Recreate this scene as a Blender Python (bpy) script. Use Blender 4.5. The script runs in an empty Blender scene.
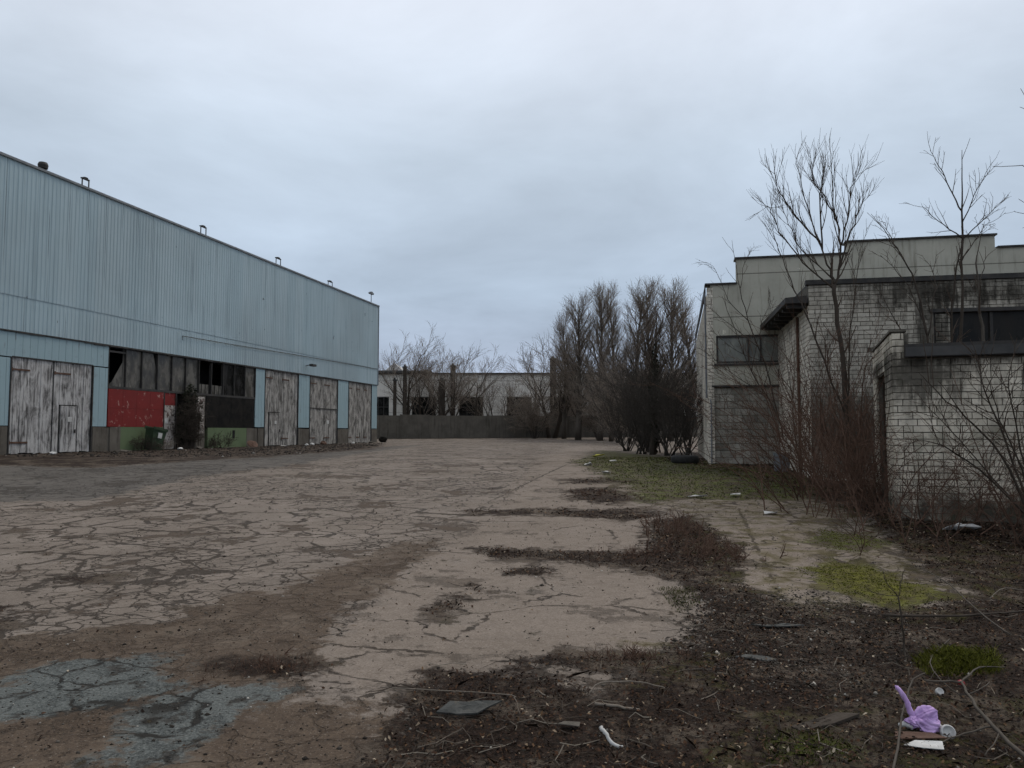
import bpy, math, random
import numpy as np
from mathutils import Vector, noise as mnoise

scene = bpy.context.scene
COL = scene.collection
R = math.radians
random.seed(7)
nrng = np.random.default_rng(7)

# ------------------------------------------------------------------ camera maths
F = 770.0
EYE = 1.5
UX, UY = .2251, .9743
PITCH = math.atan(48 / F)
sp_, cp_ = math.sin(PITCH), math.cos(PITCH)


def ray(px, py):
    dx = (px - 512) / F
    dv = (384 - py) / F
    y = cp_ - dv * sp_
    return dx / y, (sp_ + dv * cp_) / y


def ss(a, b, t):
    t = min(1.0, max(0.0, (t - a) / (b - a)))
    return t * t * (3 - 2 * t)


def gz(y):
    return .62 * ss(3, 26, y) + .35 * ss(66, 88, y)


def at(px, py, Y):
    a, b = ray(px, py)
    return Vector((a * Y, Y, EYE + b * Y))


def gnd(px, py):
    a, b = ray(px, py)
    lo = .5
    while lo < 200 and EYE + b * lo > gz(lo):
        lo += .02
    return a * lo, lo


# ------------------------------------------------------------------ object helpers
def tag(o, label=None, cat=None, group=None, kind=None):
    if label: o['label'] = label
    if cat: o['category'] = cat
    if group: o['group'] = group
    if kind: o['kind'] = kind
    return o


def empty(name, loc, rz=0, label=None, cat=None, group=None):
    o = bpy.data.objects.new(name, None)
    COL.objects.link(o)
    o.empty_display_size = .2
    o.location = loc
    o.rotation_euler = (0, 0, rz)
    return tag(o, label, cat, group)


class MB:
    """collects vertices and faces for ONE mesh object"""
    def __init__(s):
        s.v = []; s.f = []; s.c = None

    def tone(s, n, t):
        if s.c is None: s.c = []
        s.c.extend([t] * n)

    def quad(s, a, b, c, d):
        n = len(s.v); s.v += [a, b, c, d]; s.f.append((n, n + 1, n + 2, n + 3))

    def box(s, x0, x1, y0, y1, z0, z1):
        n = len(s.v)
        s.v += [(x0, y0, z0), (x1, y0, z0), (x1, y1, z0), (x0, y1, z0), (x0, y0, z1), (x1, y0, z1), (x1, y1, z1), (x0, y1, z1)]
        for q in ((0, 3, 2, 1), (4, 5, 6, 7), (0, 1, 5, 4), (1, 2, 6, 5), (2, 3, 7, 6), (3, 0, 4, 7)):
            s.f.append(tuple(n + i for i in q))

    def tube(s, pts, rads, k=5):
        p0, p1 = pts[0], pts[-1]
        dx, dy, dz = p1[0] - p0[0], p1[1] - p0[1], p1[2] - p0[2]
        l = math.sqrt(dx * dx + dy * dy + dz * dz) or 1e-6
        dx /= l; dy /= l; dz /= l
        if abs(dz) < .9: ax, ay, az = dy, -dx, 0.0
        else: ax, ay, az = 0.0, dz, -dy
        l = math.sqrt(ax * ax + ay * ay + az * az); ax /= l; ay /= l; az /= l
        bx, by, bz = dy * az - dz * ay, dz * ax - dx * az, dx * ay - dy * ax
        cs = [(math.cos(2 * math.pi * i / k), math.sin(2 * math.pi * i / k)) for i in range(k)]
        n = len(s.v)
        for (x, y, z), r in zip(pts, rads):
            for c, q in cs:
                s.v.append((x + (ax * c + bx * q) * r, y + (ay * c + by * q) * r, z + (az * c + bz * q) * r))
        for j in range(len(pts) - 1):
            o = n + j * k
            for i in range(k):
                i2 = (i + 1) % k
                s.f.append((o + i, o + i2, o + k + i2, o + k + i))
        s.f.append(tuple(n + k - 1 - i for i in range(k)))
        o = n + (len(pts) - 1) * k
        s.f.append(tuple(o + i for i in range(k)))

    def build(s, name, mat, parent=None, loc=None, smooth=False):
        me = bpy.data.meshes.new(name)
        me.from_pydata(s.v, [], s.f)
        if s.c is not None:
            a = me.attributes.new('tone', 'FLOAT', 'POINT')
            a.data.foreach_set('value', np.array(s.c[:len(s.v)], dtype=np.float32))
        me.materials.append(mat)
        if smooth:
            me.polygons.foreach_set('use_smooth', [True] * len(me.polygons))
        me.update()
        o = bpy.data.objects.new(name, me)
        COL.objects.link(o)
        if parent: o.parent = parent
        if loc is not None: o.location = loc
        return o


def np_mesh(name, V, Fq, mat, tone=None, parent=None, smooth=False):
    me = bpy.data.meshes.new(name)
    V = np.asarray(V, dtype=np.float32).reshape(-1, 3)
    Fq = np.asarray(Fq, dtype=np.int32)
    k = Fq.shape[1]
    me.vertices.add(len(V)); me.vertices.foreach_set('co', V.ravel())
    me.loops.add(Fq.size); me.loops.foreach_set('vertex_index', Fq.ravel())
    me.polygons.add(len(Fq))
    me.polygons.foreach_set('loop_start', np.arange(0, Fq.size, k, dtype=np.int32))
    me.polygons.foreach_set('loop_total', np.full(len(Fq), k, dtype=np.int32))
    if smooth: me.polygons.foreach_set('use_smooth', np.ones(len(Fq), dtype=bool))
    if tone is not None:
        a = me.attributes.new('tone', 'FLOAT', 'POINT')
        a.data.foreach_set('value', np.asarray(tone, dtype=np.float32))
    me.materials.append(mat)
    me.update(calc_edges=True)
    o = bpy.data.objects.new(name, me)
    COL.objects.link(o)
    if parent: o.parent = parent
    return o


def copy_tree(o, parent=None):
    c = o.copy(); COL.objects.link(c)
    if parent: c.parent = parent
    for ch in list(o.children): copy_tree(ch, c)
    return c


# ------------------------------------------------------------------ materials
class NT:
    def __init__(s, name, rough=.85, spec=.3):
        s.m = bpy.data.materials.new(name); s.m.use_nodes = True
        s.t = s.m.node_tree; s.n = s.t.nodes; s.l = s.t.links
        s.b = s.n['Principled BSDF']
        s.b.inputs['Roughness'].default_value = rough
        s.b.inputs['Specular IOR Level'].default_value = spec
        s._o = None; s._g = None

    def set(s, sock, v):
        if isinstance(v, bpy.types.NodeSocket): s.l.new(v, sock)
        elif v is not None:
            if isinstance(v, (tuple, list)) and len(v) == 3 and sock.type == 'RGBA': v = (*v, 1)
            sock.default_value = v

    def obj(s):
        if s._o is None: s._o = s.n.new('ShaderNodeTexCoord').outputs['Object']
        return s._o

    def pos(s):
        if s._g is None: s._g = s.n.new('ShaderNodeNewGeometry').outputs['Position']
        return s._g

    def scale(s, v, sc):
        m = s.n.new('ShaderNodeMapping'); s.l.new(v, m.inputs['Vector']); m.inputs['Scale'].default_value = sc
        return m.outputs['Vector']

    def noise(s, vec, scale, detail=4, rough=.55, dist=0, col=False):
        n = s.n.new('ShaderNodeTexNoise'); s.l.new(vec, n.inputs['Vector'])
        n.inputs['Scale'].default_value = scale; n.inputs['Detail'].default_value = detail
        n.inputs['Roughness'].default_value = rough; n.inputs['Distortion'].default_value = dist
        return n.outputs['Color' if col else 'Fac']

    def voro(s, vec, scale, feature='DISTANCE_TO_EDGE', rnd=1, out='Distance'):
        n = s.n.new('ShaderNodeTexVoronoi'); n.feature = feature; s.l.new(vec, n.inputs['Vector'])
        n.inputs['Scale'].default_value = scale; n.inputs['Randomness'].default_value = rnd
        return n.outputs[out]

    def math(s, op, a, b=None, c=None, clamp=False):
        n = s.n.new('ShaderNodeMath'); n.operation = op; n.use_clamp = clamp
        s.set(n.inputs[0], a); s.set(n.inputs[1], b)
        if c is not None: s.set(n.inputs[2], c)
        return n.outputs[0]

    def vmath(s, op, a, b):
        n = s.n.new('ShaderNodeVectorMath'); n.operation = op
        s.set(n.inputs[0], a); s.set(n.inputs[1], b)
        return n.outputs[0]

    def mix(s, fac, a, b, mode='MIX'):
        n = s.n.new('ShaderNodeMix'); n.data_type = 'RGBA'; n.blend_type = mode
        s.set(n.inputs[0], fac); s.set(n.inputs[6], a); s.set(n.inputs[7], b)
        return n.outputs[2]

    def step(s, v, lo, hi):
        n = s.n.new('ShaderNodeMapRange'); n.interpolation_type = 'SMOOTHSTEP'
        s.set(n.inputs[0], v); n.inputs[1].default_value = lo; n.inputs[2].default_value = hi
        return n.outputs[0]

    def ramp(s, v, stops):
        n = s.n.new('ShaderNodeValToRGB'); s.l.new(v, n.inputs[0])
        e = n.color_ramp.elements
        while len(e) < len(stops): e.new(.5)
        for i, (p, c) in enumerate(stops):
            e[i].position = p; e[i].color = (*c, 1)
        return n.outputs[0]

    def attr(s, name, out='Fac'):
        n = s.n.new('ShaderNodeAttribute'); n.attribute_name = name
        return n.outputs[out]

    def sep(s, v):
        n = s.n.new('ShaderNodeSeparateXYZ'); s.l.new(v, n.inputs[0]); return n.outputs

    def comb(s, x, y, z):
        n = s.n.new('ShaderNodeCombineXYZ')
        for i, q in enumerate((x, y, z)): s.set(n.inputs[i], q)
        return n.outputs[0]

    def done(s, col, rough=None, bump=None, strength=.5, dist=.02):
        s.set(s.b.inputs['Base Color'], col)
        if rough is not None: s.set(s.b.inputs['Roughness'], rough)
        if bump is not None:
            b = s.n.new('ShaderNodeBump'); b.inputs['Strength'].default_value = strength
            b.inputs['Distance'].default_value = dist
            s.l.new(bump, b.inputs['Height']); s.l.new(b.outputs[0], s.b.inputs['Normal'])
        return s.m


def grey(*a): return a if len(a) == 3 else (a[0],) * 3


def mat_rough(name, c1, c2, scale=4, rough=.85, bump=.3, spec=.3, c3=None, spots=30):
    t = NT(name, rough, spec)
    n = t.noise(t.obj(), scale, 6, .65)
    c = t.mix(t.step(n, .35, .65), c1, c2)
    if c3 is not None:
        c = t.mix(t.step(t.noise(t.obj(), spots, 4, .6), .6, .68), c, c3)
    return t.done(c, None, t.noise(t.obj(), scale * 8, 4), bump, .01)


def mat_cladding():
    t = NT('blue_cladding_paint', .6, .35)
    o = t.obj(); x, y, z = t.sep(o)
    sheet = t.math('FLOOR', t.math('DIVIDE', x, 1.05))
    w = t.n.new('ShaderNodeTexWhiteNoise'); w.noise_dimensions = '1D'; t.l.new(sheet, w.inputs['W'])
    c = t.mix(w.outputs['Value'], (.325, .42, .455), (.365, .455, .485))
    streak = t.noise(t.scale(o, (3, 3, .12)), 1.6, 5, .65)
    c = t.mix(t.math('MULTIPLY', t.step(streak, .48, .75), .5), c, (.15, .21, .235))
    c = t.mix(t.math('MULTIPLY', t.step(t.noise(o, .12, 3), .4, .65), .4), c, (.235, .275, .285))
    chip = t.step(t.noise(t.scale(o, (1, 1, .35)), 4.5, 3, .5), .735, .75)
    c = t.mix(chip, c, (.03, .03, .03))
    seam = t.math('LESS_THAN', t.math('ABSOLUTE', t.math('SUBTRACT', t.math('FRACT', t.math('DIVIDE', x, 1.05)), .5)), .016)
    c = t.mix(t.math('MULTIPLY', seam, t.step(t.noise(t.scale(o, (1, 1, .3)), .8, 2), .45, .6)), c, (.10, .14, .16))
    return t.done(c, None, t.noise(o, 1.2, 3), .25, .05)


def mat_panel():
    t = NT('pale_blue_panel_paint', .55, .35)
    o = t.obj()
    c = t.mix(t.noise(t.scale(o, (4, 4, .3)), 1, 5), (.235, .33, .36), (.29, .385, .41))
    c = t.mix(t.math('MULTIPLY', t.step(t.noise(o, 2.5, 5, .7), .55, .7), .6), c, (.20, .25, .26))
    c = t.mix(t.step(t.noise(t.scale(o, (6, 6, .5)), 1.5, 4), .70, .74), c, (.12, .10, .09))
    return t.done(c)


def mat_gate(name, dark, light, amount):
    t = NT(name, .9, .2)
    o = t.obj()
    streak = t.noise(t.scale(o, (7, 7, .55)), 1.5, 6, .7, .4)
    big = t.noise(t.scale(o, (1.6, 1.6, .7)), 1.7, 6, .7, .8)
    f = t.step(t.math('ADD', t.math('MULTIPLY', streak, .55), t.math('MULTIPLY', big, .55)), amount - .07, amount + .16)
    base = t.mix(t.noise(t.scale(o, (12, 12, .4)), 1, 4), dark, tuple(min(1, q * 1.9) for q in dark))
    c = t.mix(f, base, light)
    c = t.mix(t.step(t.noise(t.scale(o, (3, 3, 9)), 2.2, 4, .7), .66, .7), c, (.045, .042, .04))
    return t.done(c, None, streak, .3, .01)


def mat_peeling(name, paint, paint2, under, amount, scale=5, rough=.7):
    t = NT(name, rough, .35)
    o = t.obj()
    n = t.noise(t.scale(o, (1, 1, .7)), scale, 8, .7)
    c = t.mix(t.noise(o, 2, 3), paint, paint2)
    f = t.step(n, amount, amount + .04)
    c = t.mix(f, c, under)
    rust = t.step(t.noise(t.scale(o, (3, 3, .4)), 2, 5, .7), .55, .75)
    c = t.mix(t.math('MULTIPLY', rust, .55), c, tuple(q * .35 for q in paint))
    return t.done(c, None, n, .25, .01)


def mat_plaster(name, c1, c2, stain, rows=None):
    t = NT(name, .9, .2)
    o = t.obj()
    c = t.mix(t.step(t.noise(o, .9, 7, .65), .3, .7), c1, c2)
    drip = t.noise(t.scale(o, (4, 4, .35)), 1.2, 6, .7)
    c = t.mix(t.math('MULTIPLY', t.step(drip, .5, .72), .75), c, stain)
    c = t.mix(t.step(t.noise(o, 3.2, 6, .7), .66, .70), c, tuple(min(1, q * 1.7) for q in c2))
    if rows:
        x, y, z = t.sep(o)
        j = t.math('LESS_THAN', t.math('ABSOLUTE', t.math('SUBTRACT', t.math('FRACT', t.math('DIVIDE', z, rows)), .5)), .012)
        c = t.mix(t.math('MULTIPLY', j, .7), c, tuple(q * .5 for q in stain))
    return t.done(c, None, t.noise(o, 18, 5, .7), .4, .01)


def mat_brick(name, light, dark, stain_amt=.5, moss=False, soot=()):
    """per brick tone comes from the mesh; joints are real gaps"""
    t = NT(name, .92, .15)
    o = t.obj()
    tn = t.attr('tone')
    c = t.mix(tn, dark, light)
    big = t.noise(t.scale(o, (1, 1, .55)), .75, 6, .65, .6)
    c = t.mix(t.math('MULTIPLY', t.step(big, .465, .62), stain_amt), c, (.030, .027, .023))
    run = t.noise(t.scale(o, (2.2, 2.2, .25)), 1.1, 6, .7)
    c = t.mix(t.math('MULTIPLY', t.step(run, .51, .68), stain_amt * .75), c, (.045, .041, .034))
    c = t.mix(t.math('MULTIPLY', t.step(t.noise(o, 11, 5, .7), .50, .70), .5), c, tuple(q * .45 for q in dark))
    if soot:
        x, y, z = t.sep(o)
        wob = t.math('ADD', t.math('SUBTRACT', t.noise(o, 3.4, 7, .75), .5), t.math('MULTIPLY', t.math('SUBTRACT', t.noise(t.scale(o, (5, 5, .5)), 1.3, 5, .7), .5), 1.3))
        for sx_, sz_, rx_, rz_ in soot:
            a = t.math('DIVIDE', t.math('SUBTRACT', t.math('ADD', x, y), sx_), rx_); b = t.math('DIVIDE', t.math('SUBTRACT', z, sz_), rz_)
            dd = t.math('ADD', t.math('SQRT', t.math('ADD', t.math('MULTIPLY', a, a), t.math('MULTIPLY', b, b))), t.math('MULTIPLY', wob, 2.2))
            c = t.mix(t.math('MULTIPLY', t.math('SUBTRACT', 1, t.step(dd, .2, 1.5)), .85), c, (.022, .019, .015))
    if moss:
        c = t.mix(t.math('MULTIPLY', t.step(t.noise(o, 2.0, 4), .52, .68), .45), c, (.05, .055, .025))
    return t.done(c, None, t.noise(o, 40, 5, .7), .5, .006)


def mat_tone(name, stops, rough=.9, spec=.2, trans=0):
    t = NT(name, rough, spec)
    c = t.ramp(t.attr('tone'), stops)
    return t.done(c)


def mat_bark(name, c1, c2):
    t = NT(name, .95, .15)
    o = t.obj()
    n = t.noise(t.scale(o, (1, 1, .25)), 14, 5, .7)
    return t.done(t.mix(n, c1, c2), None, n, .5, .01)


def mat_glass(name, c1, c2, rough=.25, spec=.5):
    t = NT(name, rough, spec)
    o = t.obj()
    n = t.noise(t.scale(o, (1, 1, .6)), 1.6, 5, .6)
    c = t.mix(t.step(n, .35, .65), c1, c2)
    c = t.mix(t.step(t.noise(t.scale(o, (5, 5, 1)), 1.4, 5, .7), .58, .75), c, tuple(min(1, q * 1.8) for q in c2))
    return t.done(c, t.step(n, .2, 1.1))


M = {}
M['cladding'] = mat_cladding()
M['panel'] = mat_panel()
M['gate'] = mat_gate('weathered_gate_boards', (.042, .039, .037), (.45, .435, .42), .485)
M['gate2'] = mat_gate('weathered_gate_boards_darker', (.042, .038, .034), (.38, .36, .33), .50)
M['red'] = mat_peeling('faded_red_paint', (.20, .010, .008), (.12, .008, .007), (.36, .22, .19), .60, 4)
M['whitedoor'] = mat_peeling('peeling_white_paint', (.40, .37, .33), (.34, .30, .27), (.08, .045, .035), .53, 6)
M['green'] = mat_peeling('flaking_green_wall_paint', (.085, .12, .06), (.115, .15, .075), (.16, .155, .125), .62, 2.2, .85)
M['darkpanel'] = mat_rough('sooty_dark_panel', (.006, .006, .006), (.016, .014, .012), 2, .85, .3, .1)
M['plinth'] = mat_plaster('crumbling_plinth_concrete', (.075, .065, .053), (.13, .115, .096), (.03, .026, .022))
M['darkmetal'] = mat_rough('dark_weathered_metal', (.025, .024, .023), (.05, .045, .04), 6, .65)
M['trim'] = mat_rough('grey_edge_trim', (.13, .14, .15), (.19, .20, .21), 3, .6)
M['dirtyglass'] = mat_glass('dirty_window_glass', (.05, .047, .041), (.135, .125, .108), .6, .18)
M['darkglass'] = mat_glass('dark_window_glass', (.009, .009, .008), (.022, .02, .018), .7, .12)
M['greyglass'] = mat_glass('dusty_grey_glass', (.14, .145, .13), (.24, .245, .215), .6, .2)
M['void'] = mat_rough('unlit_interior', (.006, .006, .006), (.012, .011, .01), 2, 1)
M['white'] = mat_rough('dirty_white', (.55, .54, .52), (.42, .41, .39), 6, .7)
M['roof'] = mat_rough('tarred_roof', (.05, .05, .05), (.08, .078, .075), 2, .9)
M['plasterB'] = mat_plaster('grey_green_render', (.36, .345, .285), (.47, .45, .375), (.15, .138, .105), 1.26)
M['plasterE'] = mat_plaster('pale_panel_concrete', (.62, .59, .53), (.76, .72, .65), (.36, .33, .29), 2.0)
M['fence'] = mat_plaster('dark_damp_concrete', (.085, .075, .062), (.13, .115, .095), (.035, .03, .024))
M['brickC'] = mat_brick('grey_silicate_brick', (.54, .50, .42), (.28, .255, .205), .45, False, ((2.4, 4.35, 1.6, .45), (5.2, 4.2, 2.6, .3), (2.6, 3.4, .5, .9), (.8, 1.2, 1.6, 1.0)))
M['brickD'] = mat_brick('white_silicate_brick', (.76, .69, .565), (.48, .43, .34), .32, True, ((.4, 2.3, .75, .5), (3.2, 2.5, 4.2, .12), (1.6, .2, 3.4, .26)))
M['brickW'] = mat_brick('pale_brick', (.76, .70, .60), (.50, .45, .37), .35)  # lighter brick tone for the pilaster and left side walls
M['block'] = mat_brick('grey_building_block', (.38, .36, .31), (.16, .15, .125), .45)
M['mortar'] = mat_rough('dark_mortar', (.085, .077, .062), (.15, .135, .11), 8, .95)
M['bark'] = mat_bark('dark_bark', (.035, .028, .022), (.08, .065, .052))
M['barkgrey'] = mat_bark('grey_bark', (.045, .038, .031), (.125, .107, .088))
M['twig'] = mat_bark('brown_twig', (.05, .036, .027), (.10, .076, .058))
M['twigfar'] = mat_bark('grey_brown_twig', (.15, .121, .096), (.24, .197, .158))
M['bramble'] = mat_bark('reddish_brown_cane', (.066, .038, .027), (.145, .090, .064))
M['thicket'] = mat_bark('dark_grey_twig', (.035, .030, .026), (.075, .065, .056))
M['deadwood'] = mat_bark('bleached_deadwood', (.12, .10, .08), (.25, .215, .175))
M['rubber'] = mat_rough('worn_black_rubber', (.012, .012, .012), (.025, .024, .022), 10, .8)
M['slate'] = mat_rough('grey_slate_sheet', (.022, .024, .022), (.06, .06, .055), 9, .7, .4, .3, (.09, .075, .055), 14)
M['lilac'] = mat_rough('lilac_fabric', (.40, .25, .50), (.52, .36, .62), 9, .75)
M['rust'] = mat_rough('rusty_sheet', (.07, .035, .022), (.12, .07, .05), 5, .85)
M['greenbin'] = mat_rough('faded_green_metal', (.018, .034, .016), (.03, .052, .025), 5, .7)
M['ivy'] = mat_tone('dark_ivy_leaf', [(0, (.012, .014, .008)), (1, (.03, .033, .018))], .8)

# ------------------------------------------------------------------ ground zones (world space polygons)
def poly(*px): return np.array([gnd(*q) for q in px])


ZONES = {
 'dirt': [
  poly((330, 790), (385, 722), (425, 672), (470, 664), (540, 676), (600, 692), (650, 662), (695, 628), (690, 600), (665, 578), (705, 566), (740, 582), (790, 606), (860, 606), (930, 604), (1100, 570), (1500, 600), (1500, 790)),
  poly((470, 548), (520, 549), (560, 553), (640, 552), (652, 520), (690, 516), (740, 545), (750, 576), (690, 584), (640, 571), (560, 563), (500, 560)),
  poly((465, 510), (640, 508), (668, 516), (640, 521), (540, 516), (480, 515)),
  poly((565, 490), (610, 487), (645, 500), (600, 505), (570, 500)),
  poly((500, 570), (545, 568), (550, 576), (500, 577)),
  poly((560, 479), (620, 478), (640, 483), (570, 484)),
  poly((215, 660), (300, 657), (312, 682), (230, 682)),
  poly((60, 577), (118, 574), (116, 581), (66, 583)),
  poly((-30, 600), (14, 606), (16, 628), (-30, 634)),
  poly((500, 662), (560, 651), (640, 654), (664, 668), (590, 673), (510, 668)),
  poly((425, 612), (470, 584), (482, 588), (436, 618)),
  np.array([(4.6, 26), (90, 34), (90, -4), (4.2, 4), (4.2, 8), (5.4, 12), (5.6, 16), (5.0, 20)]),
  poly((0, 465), (90, 468), (250, 458), (376, 449), (382, 444), (260, 444), (90, 450), (-60, 454), (-200, 470)),
  np.array([(-30, 78.6), (-10, 77.5), (10, 82.5), (24, 86), (24, 110), (-60, 110), (-60, 78)]),
 ],
 'moss': [
  poly((572, 463), (600, 450), (700, 460), (800, 474), (835, 490), (800, 501), (700, 500), (640, 503), (618, 482)),
  poly((795, 565), (830, 557), (900, 572), (960, 598), (900, 606), (830, 591), (800, 580)),
  poly((915, 664), (950, 648), (995, 652), (1000, 676), (930, 676)),
  poly((760, 735), (830, 728), (860, 760), (770, 770)),
  poly((820, 525), (900, 545), (860, 556), (800, 541)),
  poly((660, 590), (690, 588), (700, 604), (680, 612)),
 ],
 'smooth': [
  poly((310, 668), (345, 620), (420, 560), (480, 520), (520, 480), (560, 450), (590, 445), (600, 470), (640, 500), (655, 520), (650, 560), (690, 610), (640, 655), (560, 660), (480, 676), (440, 700), (340, 684)),
  poly((690, 520), (760, 505), (820, 540), (840, 596), (720, 606), (690, 578)),
  poly((400, 725), (470, 700), (560, 715), (600, 735), (520, 745), (430, 745)),
 ],
 'soil': [
  poly((-100, 648), (0, 640), (60, 632), (160, 622), (240, 602), (330, 570), (400, 542), (440, 545), (350, 612), (312, 660), (305, 700), (360, 705), (430, 705), (390, 790), (-200, 790), (-200, 720)),
  poly((330, 600), (180, 640), (100, 640), (250, 590)),
 ],
 'olive': [
  poly((690, 500), (800, 500), (900, 515), (1010, 545), (1030, 600), (930, 625), (800, 612), (730, 590), (690, 545)),
  poly((600, 452), (700, 460), (830, 490), (800, 515), (690, 512), (610, 490)), poly((740, 715), (880, 700), (1040, 700), (1040, 790), (700, 790)), poly((640, 640), (720, 640), (720, 690), (650, 690))],
 'grey': [
  poly((-120, 700), (0, 684), (50, 662), (110, 655), (182, 664), (180, 690), (150, 708), (100, 712), (0, 724), (-120, 736)),
  poly((108, 762), (138, 698), (205, 684), (280, 678), (292, 692), (248, 718), (190, 744), (130, 775)),
 ],
 'asphalt': [
  poly((-300, 478), (0, 466), (120, 466), (300, 453), (380, 447), (420, 445), (300, 464), (200, 476), (90, 500), (-300, 512)),
 ],
}


def polymask(P, poly_, w):
    x, y = P[:, 0], P[:, 1]
    n = len(poly_)
    inside = np.zeros(len(P), bool)
    d2 = np.full(len(P), 1e18)
    for i in range(n):
        ax, ay = poly_[i]; bx, by = poly_[(i + 1) % n]
        c = ((ay > y) != (by > y))
        with np.errstate(divide='ignore', invalid='ignore'):
            xi = (bx - ax) * (y - ay) / (by - ay + 1e-12) + ax
        inside ^= c & (x < xi)
        ex, ey = bx - ax, by - ay
        t = np.clip(((x - ax) * ex + (y - ay) * ey) / (ex * ex + ey * ey + 1e-12), 0, 1)
        d2 = np.minimum(d2, (x - ax - t * ex) ** 2 + (y - ay - t * ey) ** 2)
    sd = np.sqrt(d2) * np.where(inside, 1, -1)
    q = np.clip(sd / (2 * w) + .5, 0, 1)
    return q * q * (3 - 2 * q)


def zone(name, P):
    P = np.asarray(P, dtype=float)
    w = .20 + .03 * np.clip(P[:, 1], 0, 60)
    m = np.zeros(len(P))
    for q in ZONES[name]: m = np.maximum(m, polymask(P, q, w))
    return m


def relief(x, y):
    """small bumps of the ground, larger in the soil on the right"""
    if x < -14 or x > 14 or y > 40 or y < 0: return 0.0
    a = mnoise.noise(Vector((x * .9, y * .9, 3.1))) * .018
    k = ss(.8, 2.6, x - .16 * y) * ss(40, 20, y)
    a += k * (mnoise.noise(Vector((x * 1.7, y * 1.7, 9.0))) * .05 + mnoise.noise(Vector((x * 5, y * 5, 1.0))) * .022)
    return a


def H(x, y): return gz(y) + relief(x, y)


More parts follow.
